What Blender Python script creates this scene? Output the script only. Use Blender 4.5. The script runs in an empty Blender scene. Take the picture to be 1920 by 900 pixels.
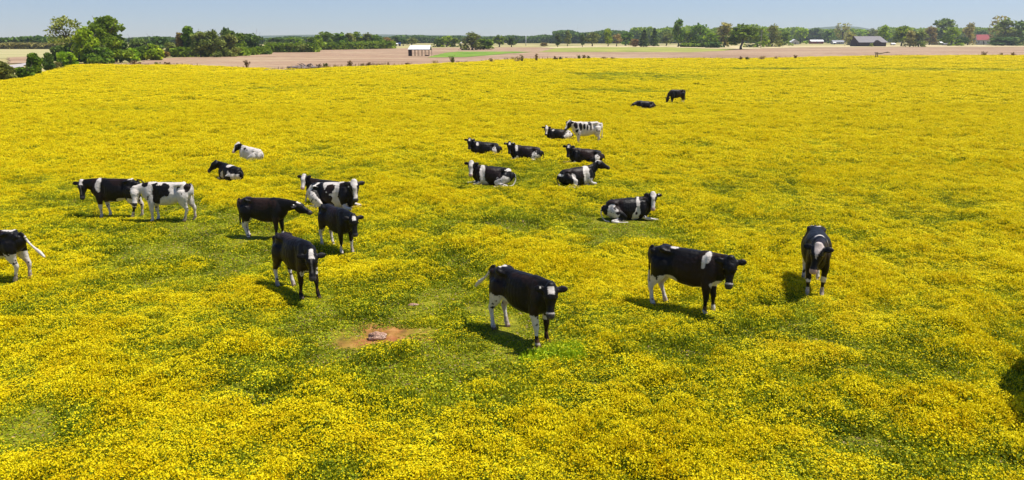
import bpy, bmesh, math, random
import numpy as np
from mathutils import Vector, Matrix, noise as mnoise
R = math.radians
random.seed(11)
rng = np.random.default_rng(11)
scene = bpy.context.scene
COL = scene.collection

# ------------------------------------------------------------------ camera, sky, sun, exposure
CAM_H, FPX, PITCH = 5.45, 1400.0, 15.11
cam_data = bpy.data.cameras.new('camera')
cam_data.sensor_width = 36.0
cam_data.lens = FPX / 1920.0 * 36.0
cam_data.clip_end = 30000.0
cam = bpy.data.objects.new('camera', cam_data)
cam.location = (0, 0, CAM_H)
cam.rotation_euler = (R(90 - PITCH), 0, 0)
COL.objects.link(cam)
scene.camera = cam

SUN_EL, SUN_AZ = 65.0, 6.0           # azimuth measured from +X towards +Y
world = bpy.data.worlds.new('World'); scene.world = world; world.use_nodes = True
wn = world.node_tree; wn.nodes.clear()
sky = wn.nodes.new('ShaderNodeTexSky'); sky.sky_type = 'NISHITA'; sky.sun_disc = False
sky.sun_elevation = R(SUN_EL); sky.sun_rotation = R(90 - SUN_AZ)
sky.air_density = 1.0; sky.dust_density = 0.0; sky.ozone_density = 4.0; sky.altitude = 500
bg = wn.nodes.new('ShaderNodeBackground'); bg.inputs['Strength'].default_value = 0.07
wo = wn.nodes.new('ShaderNodeOutputWorld')
tint = wn.nodes.new('ShaderNodeMixRGB'); tint.blend_type = 'MULTIPLY'; tint.inputs[0].default_value = 1.0
tint.inputs[2].default_value = (0.86, 0.96, 1.22, 1)
wn.links.new(sky.outputs[0], tint.inputs[1]); wn.links.new(tint.outputs[0], bg.inputs[0]); wn.links.new(bg.outputs[0], wo.inputs[0])
sun_data = bpy.data.lights.new('sun', 'SUN'); sun_data.energy = 4.8; sun_data.angle = R(0.53)
sun_data.color = (1.0, 0.95, 0.87)
sun = bpy.data.objects.new('sun', sun_data); COL.objects.link(sun)
sd = Vector((math.cos(R(SUN_EL)) * math.cos(R(SUN_AZ)), math.cos(R(SUN_EL)) * math.sin(R(SUN_AZ)), math.sin(R(SUN_EL))))
sun.rotation_euler = sd.to_track_quat('Z', 'Y').to_euler()
sun.location = sd * 50
scene.view_settings.view_transform = 'Standard'
scene.view_settings.look = 'None'
scene.view_settings.exposure = 0.45
scene.view_settings.gamma = 1.0
scene.cycles.max_bounces = 5
scene.cycles.diffuse_bounces = 3
scene.cycles.glossy_bounces = 2
scene.cycles.transmission_bounces = 3
scene.cycles.transparent_max_bounces = 4

# ------------------------------------------------------------------ helpers
def G(px, py, z=0.0):
    """where the sight line through a photo point meets the ground"""
    u, v = (px - 960) / FPX, (450 - py) / FPX
    c, s = math.cos(R(PITCH)), math.sin(R(PITCH))
    dy, dz = c + v * s, -s + v * c
    t = (CAM_H - z) / -dz
    return (u * t, dy * t)

def GT(px, py):
    """the same, on the rolling surface of the meadow"""
    z = 0.1
    for _ in range(12): x, y = G(px, py, z); z = 0.5 * z + 0.5 * zt(x, y)
    return G(px, py, z)

def hgt(base_py, top_py):
    D = G(960, base_py)[1]
    return CAM_H - D * math.tan(R(PITCH) - math.atan((450 - top_py) / FPX))

def tag(o, label=None, cat=None, group=None, kind=None):
    if label: o['label'] = label
    if cat: o['category'] = cat
    if group: o['group'] = group
    if kind: o['kind'] = kind
    return o

def empty(name, loc, rz=0.0, sc=1.0):
    o = bpy.data.objects.new(name, None); COL.objects.link(o)
    o.location = loc; o.rotation_euler = (0, 0, rz)
    o.scale = sc if hasattr(sc, '__len__') else (sc, sc, sc)
    o.empty_display_size = 0.2
    return o

def mesh_np(name, V, F, mats, parent=None, smooth=False, link=True, fmat=None):
    me = bpy.data.meshes.new(name)
    V = np.asarray(V, dtype=np.float32)
    if isinstance(F, np.ndarray):
        k = F.shape[1]
        me.vertices.add(len(V)); me.vertices.foreach_set('co', V.ravel())
        me.loops.add(F.size); me.loops.foreach_set('vertex_index', F.astype(np.int32).ravel())
        me.polygons.add(len(F)); me.polygons.foreach_set('loop_start', np.arange(0, F.size, k, dtype=np.int32))
        me.update(calc_edges=True)
    else:
        me.from_pydata([tuple(map(float, v)) for v in V], [], [tuple(f) for f in F]); me.update()
    for m in (mats if isinstance(mats, (list, tuple)) else [mats]):
        me.materials.append(m)
    if fmat is not None:
        me.polygons.foreach_set('material_index', np.asarray(fmat, dtype=np.int32))
    if smooth:
        me.polygons.foreach_set('use_smooth', np.ones(len(me.polygons), dtype=bool))
    o = bpy.data.objects.new(name, me)
    if link: COL.objects.link(o)
    if parent: o.parent = parent
    return o

class MB:
    """collects boxes, tubes and faces of ONE mesh"""
    def __init__(s): s.v = []; s.f = []
    def box(s, cx, cy, cz, sx, sy, sz, rz=0.0):
        b = len(s.v); c, n = math.cos(rz), math.sin(rz)
        for dx, dy, dz in ((-1,-1,-1),(1,-1,-1),(1,1,-1),(-1,1,-1),(-1,-1,1),(1,-1,1),(1,1,1),(-1,1,1)):
            x, y = dx * sx / 2, dy * sy / 2
            s.v.append((cx + x * c - y * n, cy + x * n + y * c, cz + dz * sz / 2))
        for q in ((0,3,2,1),(4,5,6,7),(0,1,5,4),(1,2,6,5),(2,3,7,6),(3,0,4,7)): s.f.append([b + i for i in q])
    def face(s, pts):
        b = len(s.v); s.v += [tuple(p) for p in pts]; s.f.append(list(range(b, b + len(pts))))
    def slab(s, pts, th):
        """a sheet with thickness th (down)"""
        n = len(pts); b = len(s.v)
        s.v += [tuple(p) for p in pts] + [(p[0], p[1], p[2] - th) for p in pts]
        s.f.append([b + i for i in range(n)]); s.f.append([b + n + i for i in reversed(range(n))])
        for i in range(n):
            j = (i + 1) % n; s.f.append([b + i, b + n + i, b + n + j, b + j])
    def tube(s, pts, rad, n=7):
        b0 = len(s.v); pts = [Vector(p) for p in pts]
        if not hasattr(rad, '__len__'): rad = [rad] * len(pts)
        for i, p in enumerate(pts):
            t = (pts[min(i + 1, len(pts) - 1)] - pts[max(i - 1, 0)]).normalized()
            a = t.orthogonal().normalized() if i == 0 else (a - t * a.dot(t)).normalized()
            bb = t.cross(a)
            for k in range(n):
                an = 2 * math.pi * k / n
                s.v.append(tuple(p + (a * math.cos(an) + bb * math.sin(an)) * rad[i]))
        for i in range(len(pts) - 1):
            for k in range(n):
                q = b0 + i * n
                s.f.append([q + k, q + (k + 1) % n, q + n + (k + 1) % n, q + n + k])
        s.f.append([b0 + k for k in reversed(range(n))])
        e = b0 + (len(pts) - 1) * n; s.f.append([e + k for k in range(n)])
    def build(s, name, m, parent=None, smooth=False):
        return mesh_np(name, s.v, s.f, m, parent, smooth)

# value noise in the ground plane (numpy)
_tab = rng.random(65536).astype(np.float64)
def vnoise(x, y, seed=0):
    xi, yi = np.floor(x).astype(np.int64), np.floor(y).astype(np.int64)
    fx, fy = x - xi, y - yi
    fx, fy = fx * fx * (3 - 2 * fx), fy * fy * (3 - 2 * fy)
    def h(a, b): return _tab[((a * 73856093) ^ (b * 19349663) ^ (seed * 83492791)) & 65535]
    return (h(xi, yi) * (1 - fx) + h(xi + 1, yi) * fx) * (1 - fy) + (h(xi, yi + 1) * (1 - fx) + h(xi + 1, yi + 1) * fx) * fy
def fbm(x, y, scale, octv=3, seed=0):
    a, tot, s = 1.0, 0.0, 0.0
    for o in range(octv):
        s = s + a * vnoise(x / scale + 17.3 * o + 5.1, y / scale - 9.7 * o + 3.3, seed + o)
        tot += a; a *= 0.5; scale *= 0.5
    return s / tot
def sstep(a, b, x):
    t = np.clip((x - a) / (b - a), 0, 1); return t * t * (3 - 2 * t)

# ------------------------------------------------------------------ materials
def new_mat(name):
    m = bpy.data.materials.new(name); m.use_nodes = True
    nt = m.node_tree; b = nt.nodes['Principled BSDF']
    return m, nt, b
def N(nt, kind, **kw):
    n = nt.nodes.new(kind)
    for k, v in kw.items(): setattr(n, k, v)
    return n
def ramp(nt, stops):
    r = nt.nodes.new('ShaderNodeValToRGB'); e = r.color_ramp.elements
    while len(e) < len(stops): e.new(0.5)
    for i, (p, c) in enumerate(stops): e[i].position = p; e[i].color = (*c, 1)
    return r
def noise_mat(name, stops, scale=1.0, detail=6, rough=0.85, bump=0.0, bscale=None, stretch=(1, 1, 1), spec=0.2, rand=0.0, obj=False, second=None):
    m, nt, b = new_mat(name)
    tc = N(nt, 'ShaderNodeTexCoord'); mp = N(nt, 'ShaderNodeMapping'); mp.inputs['Scale'].default_value = stretch
    if obj: nt.links.new(tc.outputs['Object'], mp.inputs[0])
    else:
        ge = N(nt, 'ShaderNodeNewGeometry'); nt.links.new(ge.outputs['Position'], mp.inputs[0])
    nz = N(nt, 'ShaderNodeTexNoise'); nz.inputs['Scale'].default_value = scale; nz.inputs['Detail'].default_value = detail
    nt.links.new(mp.outputs[0], nz.inputs['Vector'])
    r = ramp(nt, stops); nt.links.new(nz.outputs['Fac'], r.inputs[0])
    out = r.outputs[0]
    if second:
        s2, st2, fac = second
        n2 = N(nt, 'ShaderNodeTexNoise'); n2.inputs['Scale'].default_value = s2; n2.inputs['Detail'].default_value = 4
        nt.links.new(mp.outputs[0], n2.inputs['Vector'])
        r2 = ramp(nt, st2); nt.links.new(n2.outputs['Fac'], r2.inputs[0])
        mx = N(nt, 'ShaderNodeMixRGB'); mx.blend_type = 'MULTIPLY'; mx.inputs[0].default_value = fac
        nt.links.new(out, mx.inputs[1]); nt.links.new(r2.outputs[0], mx.inputs[2]); out = mx.outputs[0]
    if rand:
        oi = N(nt, 'ShaderNodeObjectInfo'); ma = N(nt, 'ShaderNodeMapRange')
        ma.inputs['To Min'].default_value = 1 - rand; ma.inputs['To Max'].default_value = 1 + rand
        nt.links.new(oi.outputs['Random'], ma.inputs['Value'])
        hs = N(nt, 'ShaderNodeHueSaturation'); nt.links.new(ma.outputs[0], hs.inputs['Value']); nt.links.new(out, hs.inputs['Color'])
        out = hs.outputs[0]
    nt.links.new(out, b.inputs['Base Color'])
    b.inputs['Roughness'].default_value = rough; b.inputs['Specular IOR Level'].default_value = spec
    if bump:
        bn = N(nt, 'ShaderNodeTexNoise'); bn.inputs['Scale'].default_value = bscale or scale * 4; bn.inputs['Detail'].default_value = 5
        nt.links.new(mp.outputs[0], bn.inputs['Vector'])
        bp = N(nt, 'ShaderNodeBump'); bp.inputs['Strength'].default_value = bump; bp.inputs['Distance'].default_value = 0.1
        nt.links.new(bn.outputs['Fac'], bp.inputs['Height']); nt.links.new(bp.outputs[0], b.inputs['Normal'])
    return m
def flat(name, c, rough=0.7, spec=0.3, var=0.12, scale=3.0, bump=0.15, metal=0.0):
    lo = tuple(x * (1 - var) for x in c); hi = tuple(min(1, x * (1 + var)) for x in c)
    m = noise_mat(name, [(0.3, lo), (0.7, hi)], scale=scale, rough=rough, spec=spec, bump=bump, obj=True)
    m.node_tree.nodes['Principled BSDF'].inputs['Metallic'].default_value = metal
    return m
def leaf_mat(name, stops, scale, transl=0.3, rough=0.6, rand=0.15, hue=0.0):
    m, nt, b = new_mat(name)
    ge = N(nt, 'ShaderNodeNewGeometry'); nz = N(nt, 'ShaderNodeTexNoise'); nz.inputs['Scale'].default_value = scale
    nz.inputs['Detail'].default_value = 3
    nt.links.new(ge.outputs['Position'], nz.inputs['Vector'])
    at = N(nt, 'ShaderNodeAttribute'); at.attribute_name = 'tone'
    ad = N(nt, 'ShaderNodeMath', operation='ADD'); sb = N(nt, 'ShaderNodeMath', operation='MULTIPLY_ADD')
    sb.inputs[1].default_value = 0.45; sb.inputs[2].default_value = -0.22
    nt.links.new(at.outputs['Fac'], sb.inputs[0]); nt.links.new(nz.outputs['Fac'], ad.inputs[0]); nt.links.new(sb.outputs[0], ad.inputs[1])
    r = ramp(nt, stops); nt.links.new(ad.outputs[0], r.inputs[0])
    oi = N(nt, 'ShaderNodeObjectInfo'); ma = N(nt, 'ShaderNodeMapRange')
    ma.inputs['To Min'].default_value = 1 - rand; ma.inputs['To Max'].default_value = 1 + rand
    nt.links.new(oi.outputs['Random'], ma.inputs['Value'])
    hs = N(nt, 'ShaderNodeHueSaturation'); nt.links.new(ma.outputs[0], hs.inputs['Value']); nt.links.new(r.outputs[0], hs.inputs['Color'])
    if hue:
        mh = N(nt, 'ShaderNodeMath', operation='MULTIPLY'); mh.inputs[1].default_value = 7.31
        fr = N(nt, 'ShaderNodeMath', operation='FRACT'); m2 = N(nt, 'ShaderNodeMapRange')
        m2.inputs['To Min'].default_value = 0.5 - hue; m2.inputs['To Max'].default_value = 0.5 + hue
        nt.links.new(oi.outputs['Random'], mh.inputs[0]); nt.links.new(mh.outputs[0], fr.inputs[0])
        nt.links.new(fr.outputs[0], m2.inputs['Value']); nt.links.new(m2.outputs[0], hs.inputs['Hue'])
    tr = N(nt, 'ShaderNodeBsdfTranslucent'); mx = N(nt, 'ShaderNodeMixShader'); mx.inputs[0].default_value = transl
    nt.links.new(hs.outputs[0], b.inputs['Base Color']); nt.links.new(hs.outputs[0], tr.inputs['Color'])
    b.inputs['Roughness'].default_value = rough; b.inputs['Specular IOR Level'].default_value = 0.15
    nt.links.new(b.outputs[0], mx.inputs[1]); nt.links.new(tr.outputs[0], mx.inputs[2])
    nt.links.new(mx.outputs[0], nt.nodes['Material Output'].inputs['Surface'])
    return m

M = {}
M['petal'] = leaf_mat('petal', [(0.2, (0.68, 0.49, 0.001)), (0.5, (0.83, 0.675, 0.001)), (0.8, (0.89, 0.78, 0.012))], 2.0, transl=0.3, rough=0.7, rand=0.06)
M['leaf'] = leaf_mat('leaf', [(0.2, (0.10, 0.14, 0.006)), (0.45, (0.25, 0.31, 0.010)), (0.8, (0.47, 0.48, 0.018))], 0.9, transl=0.3, rand=0.2)
M['lime'] = leaf_mat('lime_leaf', [(0.3, (0.30, 0.42, 0.008)), (0.7, (0.52, 0.62, 0.015))], 1.5, transl=0.3)
M['straw'] = leaf_mat('straw', [(0.3, (0.22, 0.14, 0.05)), (0.7, (0.42, 0.31, 0.13))], 0.8, transl=0.2, rand=0.2)

# ------------------------------------------------------------------ the ground
EDGE_PX = [(-1500, 420), (-900, 300), (-400, 215), (-150, 180), (0, 156), (60, 149), (100, 136), (150, 123), (330, 124), (450, 128), (520, 132),
           (590, 131), (640, 127), (760, 124), (850, 120), (900, 117), (960, 113), (1100, 111), (1400, 112), (1500, 109),
           (1600, 107), (1700, 106), (1830, 105), (1920, 106), (2200, 107), (2700, 112), (3400, 130)]
EO = (0.0, -25.0)
_ep = [G(*p) for p in EDGE_PX]
_ea = [math.atan2(p[1] - EO[1], p[0] - EO[0]) for p in _ep]
_er = [math.hypot(p[0] - EO[0], p[1] - EO[1]) for p in _ep]
_o = np.argsort(_ea); EA = np.array(_ea)[_o]; ER = np.array(_er)[_o]
def edge_r(a): return np.interp(a, EA, ER)
def edge_fade(x, y):
    """0 on the meadow's edge, 1 well inside"""
    a = np.arctan2(y - EO[1], x - EO[0]); r = np.hypot(x - EO[0], y - EO[1])
    return np.clip((edge_r(a) - r) / 14.0, 0, 1)
def zter(x, y):
    x = np.asarray(x, dtype=float); y = np.asarray(y, dtype=float)
    d = np.hypot(x, y)
    far = sstep(25, 90, d)
    z = 0.10 * fbm(x, y, 2.6, 2, 3) + 0.05 * fbm(x, y, 0.9, 1, 8) + (0.10 + 0.32 * far) * fbm(x, y, 19.0, 2, 5)
    return 0.03 + z * edge_fade(x, y)
def zt(x, y): return float(zter(x, y))

# trampled and greener places, as ellipses on the ground: (px, py, rx, ry, amount)
SPOTS = [(400, 500, 3.0, 2.6, 0.36), (330, 640, 1.2, 1.0, 0.2), (700, 600, 2.6, 1.9, 0.5), (745, 690, 2.2, 1.4, 0.42), (570, 720, 1.6, 1.1, 0.22), (860, 560, 1.6, 2.0, 0.35),
         (1420, 580, 1.4, 1.8, 0.40), (1620, 545, 2.4, 2.2, 0.34), (1790, 560, 2.0, 1.6, 0.34), (1420, 740, 1.3, 1.4, 0.30),
         (1300, 790, 0.9, 0.7, 0.25), (1700, 720, 1.0, 0.6, 0.3), (120, 640, .8, 1.0, 0.3), (40, 820, 1.0, .9, 0.45), (1830, 860, .8, .5, .3),
         (480, 610, 1.4, 1.0, 0.25), (290, 430, 3, 1.6, 0.3), (1050, 440, 3.5, 2.6, .18), (780, 440, 3.0, 3.0, 0.22), (870, 720, .7, .5, .25),
         (1200, 150, 11, 13, 0.60), (1060, 160, 5, 9, 0.35), (930, 152, 9, 5, 0.45), (1150, 178, 6, 3, 0.8), (1620, 134, 34, 5, 0.85), (1840, 137, 24, 7, 0.75),
         (1400, 134, 20, 3, .45), (230, 132, 12, 3, 0.55), (250, 214, 6, 3, 0.5), (520, 172, 10, 3, 0.35), (1690, 112, 14, 6, 0.6), (700, 172, 8, 3, .3),
         (1280, 590, 1.2, 1.0, .3), (540, 560, 1.3, 1.0, .3), (980, 620, 1.0, .8, .25), (320, 415, 1.6, 1.4, .3)]
SPOTS_W = [(*G(a, b), rx, ry, am) for a, b, rx, ry, am in SPOTS]
SOIL = [(722, 640, .95, .60, .33), (722, 630, 0.50, .26, .85), (735, 652, 0.75, .22, 1.0), (705, 660, .5, .22, .9), (775, 650, 0.45, .25, .95), (760, 572, 0.35, .16, .8), (660, 662, .6, .2, .6), (1395, 700, .3, .15, .5), (350, 690, .35, .2, .6), (1740, 655, .25, .12, .6)]
SOIL_W = [(*G(a, b), rx, ry, am) for a, b, rx, ry, am in SOIL]
def blobs(x, y, L, warp=0.5):
    s = np.zeros_like(x); w1 = fbm(x, y, 0.7, 2, 31) - 0.5; w2 = fbm(x, y, 3.0, 2, 33) - 0.5
    for cx, cy, rx, ry, am in L:
        d = ((x - cx) / rx) ** 2 + ((y - cy) / ry) ** 2
        s = np.maximum(s, am * (1 - sstep(0.3, 1.5, d + warp * 2 * (w1 + w2))))
    return s
def lush(x, y):
    d = np.hypot(x, y)
    far = sstep(13, 48, d)
    n = 0.42 * fbm(x, y, 0.95, 3, 51) + 0.34 * fbm(x + .6 * y, y, 3.2, 2, 52) + 0.28 * fbm(x * 0.7, y, 16.0, 2, 53)
    L = 0.5 + (n - 0.5) * (2.5 - 0.9 * far) + 0.48 * far - 0.11
    return np.clip(np.clip(L, 0, .92) - blobs(x, y, SPOTS_W) * 0.80, 0, 1)

# meadow sheet: rows of constant share of the way to the edge
na, nr = 420, 520
A = np.linspace(EA[0], EA[-1], na); T = np.linspace(0, 1, nr)
rr = 6.0 * (edge_r(A)[None, :] / 6.0) ** (T[:, None] ** 0.8)
rr = rr + (T[:, None] > 0.999) * 0
X = EO[0] + rr * np.cos(A)[None, :]; Y = EO[1] + rr * np.sin(A)[None, :]
wob = (fbm(X, Y, 7.0, 2, 77) - 0.5) * 4.0 * sstep(0.9, 1.0, T)[:, None]
X = X + wob * np.cos(A); Y = Y + wob * np.sin(A)
Z = zter(X, Y)
idx = np.arange(nr * na).reshape(nr, na)
F = np.stack([idx[:-1, :-1], idx[:-1, 1:], idx[1:, 1:], idx[1:, :-1]], -1).reshape(-1, 4)
m, nt, b = new_mat('meadow_ground')
al = N(nt, 'ShaderNodeAttribute'); al.attribute_name = 'lush'
aso = N(nt, 'ShaderNodeAttribute'); aso.attribute_name = 'soil'
ge = N(nt, 'ShaderNodeNewGeometry')
n1 = N(nt, 'ShaderNodeTexNoise'); n1.inputs['Scale'].default_value = 5.0; n1.inputs['Detail'].default_value = 8
nt.links.new(ge.outputs['Position'], n1.inputs['Vector'])
g1 = ramp(nt, [(0.3, (0.09, 0.105, 0.008)), (0.5, (0.20, 0.20, 0.014)), (0.72, (0.34, 0.30, 0.02))]); nt.links.new(n1.outputs['Fac'], g1.inputs[0])
n2 = N(nt, 'ShaderNodeTexNoise'); n2.inputs['Scale'].default_value = 1.2; n2.inputs['Detail'].default_value = 10; n2.inputs['Roughness'].default_value = 0.75
nt.links.new(ge.outputs['Position'], n2.inputs['Vector'])
ad = N(nt, 'ShaderNodeMath', operation='ADD'); nt.links.new(al.outputs['Fac'], ad.inputs[0]); nt.links.new(n2.outputs['Fac'], ad.inputs[1])
mr = N(nt, 'ShaderNodeMapRange'); mr.inputs['From Min'].default_value = 0.85; mr.inputs['From Max'].default_value = 1.35
nt.links.new(ad.outputs[0], mr.inputs['Value'])
yl = N(nt, 'ShaderNodeMixRGB'); yl.inputs[2].default_value = (0.78, 0.54, 0.002, 1)
nt.links.new(mr.outputs[0], yl.inputs[0]); nt.links.new(g1.outputs[0], yl.inputs[1])
s1 = ramp(nt, [(0.3, (0.20, 0.085, 0.03)), (0.5, (0.34, 0.13, 0.045)), (0.72, (0.44, 0.21, 0.085))]); nt.links.new(n1.outputs['Fac'], s1.inputs[0])
so = N(nt, 'ShaderNodeMixRGB'); nt.links.new(aso.outputs['Fac'], so.inputs[0]); nt.links.new(yl.outputs[0], so.inputs[1]); nt.links.new(s1.outputs[0], so.inputs[2])
nt.links.new(so.outputs[0], b.inputs['Base Color']); b.inputs['Roughness'].default_value = 0.9; b.inputs['Specular IOR Level'].default_value = 0.1
bp = N(nt, 'ShaderNodeBump'); bp.inputs['Strength'].default_value = 0.7; bp.inputs['Distance'].default_value = 0.08
nt.links.new(n1.outputs['Fac'], bp.inputs['Height']); nt.links.new(bp.outputs[0], b.inputs['Normal'])
meadow = mesh_np('meadow', np.stack([X, Y, Z], -1).reshape(-1, 3), F, m, smooth=True)
xf, yf = X.ravel(), Y.ravel()
for nm, val in (('lush', lush(xf, yf)), ('soil', np.clip(blobs(xf, yf, SOIL_W, 0.35), 0, 1))):
    a_ = meadow.data.attributes.new(nm, 'FLOAT', 'POINT'); a_.data.foreach_set('value', val.astype(np.float32))
tag(meadow, kind='structure')

def sheet(name, pts_px, z, m, sub=0, wobble=0.0):
    P = [G(*p) for p in pts_px]
    Q = []
    for i, p in enumerate(P):           # roughen the outline
        q = P[(i + 1) % len(P)]; L_ = math.hypot(q[0] - p[0], q[1] - p[1]); k = max(1, min(40, int(L_ / 6)))
        for j in range(k):
            t = j / k; x, y = p[0] + (q[0] - p[0]) * t, p[1] + (q[1] - p[1]) * t
            Q.append((x + random.uniform(-1, 1) * wobble, y + random.uniform(-1, 1) * wobble * 3, z))
    bm = bmesh.new(); vs = [bm.verts.new(v) for v in Q]; f = bm.faces.new(vs); f.normal_update()
    if f.normal.z < 0: f.normal_flip()
    bmesh.ops.triangulate(bm, faces=bm.faces[:])
    me = bpy.data.meshes.new(name); bm.to_mesh(me); bm.free(); me.materials.append(m)
    o = bpy.data.objects.new(name, me); COL.objects.link(o); return tag(o, kind='structure')

M['far_grass'] = noise_mat('far_grass', [(0.3, (0.20, 0.20, 0.06)), (0.5, (0.36, 0.31, 0.12)), (0.7, (0.50, 0.42, 0.18))], scale=0.03, detail=8, stretch=(1, 0.4, 1))
M['stubble'] = noise_mat('stubble', [(0.30, (0.29, 0.185, 0.105)), (0.5, (0.42, 0.275, 0.165)), (0.70, (0.50, 0.37, 0.22))], scale=0.06, detail=9, stretch=(0.35, 1, 1),
                         second=(0.9, [(0.38, (0.62, 0.60, 0.60)), (0.6, (1, 1, 1))], 0.85))
M['lush_grass'] = noise_mat('lush_grass', [(0.3, (0.10, 0.19, 0.015)), (0.7, (0.22, 0.33, 0.03))], scale=0.1, detail=8)
M['olive_grass'] = noise_mat('olive_grass', [(0.3, (0.17, 0.21, 0.03)), (0.55, (0.33, 0.33, 0.07)), (0.75, (0.45, 0.40, 0.09))], scale=0.05, detail=8)
M['dry_grass'] = noise_mat('dry_grass', [(0.3, (0.42, 0.33, 0.16)), (0.7, (0.62, 0.52, 0.28))], scale=0.08, detail=8)
M['olive_hay'] = noise_mat('olive_hay', [(0.3, (0.33, 0.31, 0.12)), (0.7, (0.48, 0.41, 0.20))], scale=0.03, detail=8, stretch=(.4, 1, 1))
M['gravel'] = noise_mat('gravel', [(0.3, (0.36, 0.32, 0.30)), (0.7, (0.50, 0.46, 0.43))], scale=0.8, detail=8)

gm = MB(); S_ = 9000
gm.face([(-S_, -300, -0.25), (S_, -300, -0.25), (S_, S_, -0.25), (-S_, S_, -0.25)])
tag(gm.build('ground', M['far_grass']), kind='structure')
sheet('stubble_field', [(150, 128), (175, 119), (240, 117.5), (262, 113), (325, 107), (455, 104), (490, 101.5), (500, 97.5), (590, 97), (602, 92.5), (735, 90),
                        (870, 88.5), (1000, 88), (1400, 92), (1440, 89), (1500, 86.8), (1600, 86.6), (1920, 86), (2500, 86), (3000, 92), (2500, 125), (1400, 135), (700, 150), (300, 140)], -0.17, M['stubble'], wobble=1.0)
sheet('grass_strip', [(800, 107), (812, 104), (835, 98.5), (858, 96), (915, 96.2), (965, 96), (1000, 97), (955, 99.5), (915, 103), (870, 106.2)], -0.11, M['lush_grass'], wobble=0.6)
sheet('grass_strip', [(960, 97.5), (1010, 97), (1045, 89.5), (1130, 87.5), (1240, 87.5), (1310, 89.5), (1380, 92), (1360, 94.5), (1290, 97.2), (1150, 96.8), (1040, 97)], -0.11, M['olive_grass'], wobble=0.8)
sheet('dry_verge', [(1010, 88.4), (1100, 85), (1250, 85), (1450, 86), (1620, 84.5), (1920, 84), (2300, 84), (2300, 87.3), (1800, 87.6), (1500, 88.6), (1400, 91.5), (1330, 90.8), (1250, 88.2), (1120, 88.2), (1040, 90)], -0.06, M['dry_grass'], wobble=1.0)
sheet('hay_field', [(-600, 91.5), (112, 91.5), (112, 106), (40, 108), (-700, 112)], -0.17, M['olive_hay'], wobble=0.5)
sheet('bare_field', [(12, 107), (60, 105), (60, 112), (52, 117), (15, 118)], -0.11, M['stubble'], wobble=0.4)
sheet('gravel_road', [(-500, 133), (14, 122), (44, 118), (85, 109.5), (112, 106.5), (112, 107.3), (86, 111), (50, 120), (42, 124), (20, 127.5), (-500, 140)], -0.06, M['gravel'], wobble=0.2)

# hills far behind
hv = []; hx = np.linspace(-3800, 4200, 240); rows = [(-500, 0), (-150, .6), (0, 1.0), (250, .9), (700, 0)]
M['hill'] = noise_mat('hill_woods', [(0.35, (0.055, 0.09, 0.045)), (0.65, (0.10, 0.14, 0.07))], scale=0.02, detail=10, bump=1.0, bscale=0.05)
for dy, k in rows:
    prof = 6 + 40 * np.exp(-((hx - 980) / 230) ** 2) + 44 * np.exp(-((hx - 1350) / 190) ** 2) + 20 * np.exp(-((hx - 560) / 260) ** 2) + 16 * np.exp(-((hx + 600) / 700) ** 2) + 10 * np.exp(-((hx - 2300) / 500) ** 2)
    z = k * prof * (0.9 + 0.2 * fbm(hx, hx * 0 + dy, 90, 3, 9)) - 1
    hv.append(np.stack([hx, np.full_like(hx, 3100 + dy), z], -1))
hv = np.array(hv); ii = np.arange(hv.shape[0] * 240).reshape(-1, 240)
HF = np.stack([ii[:-1, :-1], ii[:-1, 1:], ii[1:, 1:], ii[1:, :-1]], -1).reshape(-1, 4)
tag(mesh_np('hills', hv.reshape(-1, 3), HF, M['hill'], smooth=True), kind='structure')

# ------------------------------------------------------------------ plants of the meadow (instanced, nobody could count them)
def quads_to_mesh(name, P, tone, mats, fmat):
    """P: (n,4,3) quads"""
    n = len(P); V = P.reshape(-1, 3); F = np.arange(n * 4).reshape(n, 4)
    o = mesh_np(name, V, F, mats, link=False, fmat=fmat)
    a = o.data.attributes.new('tone', 'FLOAT', 'FACE'); a.data.foreach_set('value', np.asarray(tone, dtype=np.float32))
    return o
def rand_quads(C, size, r_, up=0.0, asp=1.0):
    n = len(C)
    a = r_.normal(size=(n, 3)); a[:, 2] *= (1 - up)
    a /= np.linalg.norm(a, axis=1, keepdims=True)
    b = r_.normal(size=(n, 3)); b[:, 2] *= (1 - up)
    b -= a * (a * b).sum(1, keepdims=True); b /= np.linalg.norm(b, axis=1, keepdims=True)
    s = np.asarray(size).reshape(-1, 1); a = a * s; b = b * s * asp
    return np.stack([C - a - b, C + a - b, C + a + b, C - a + b], 1)

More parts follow.
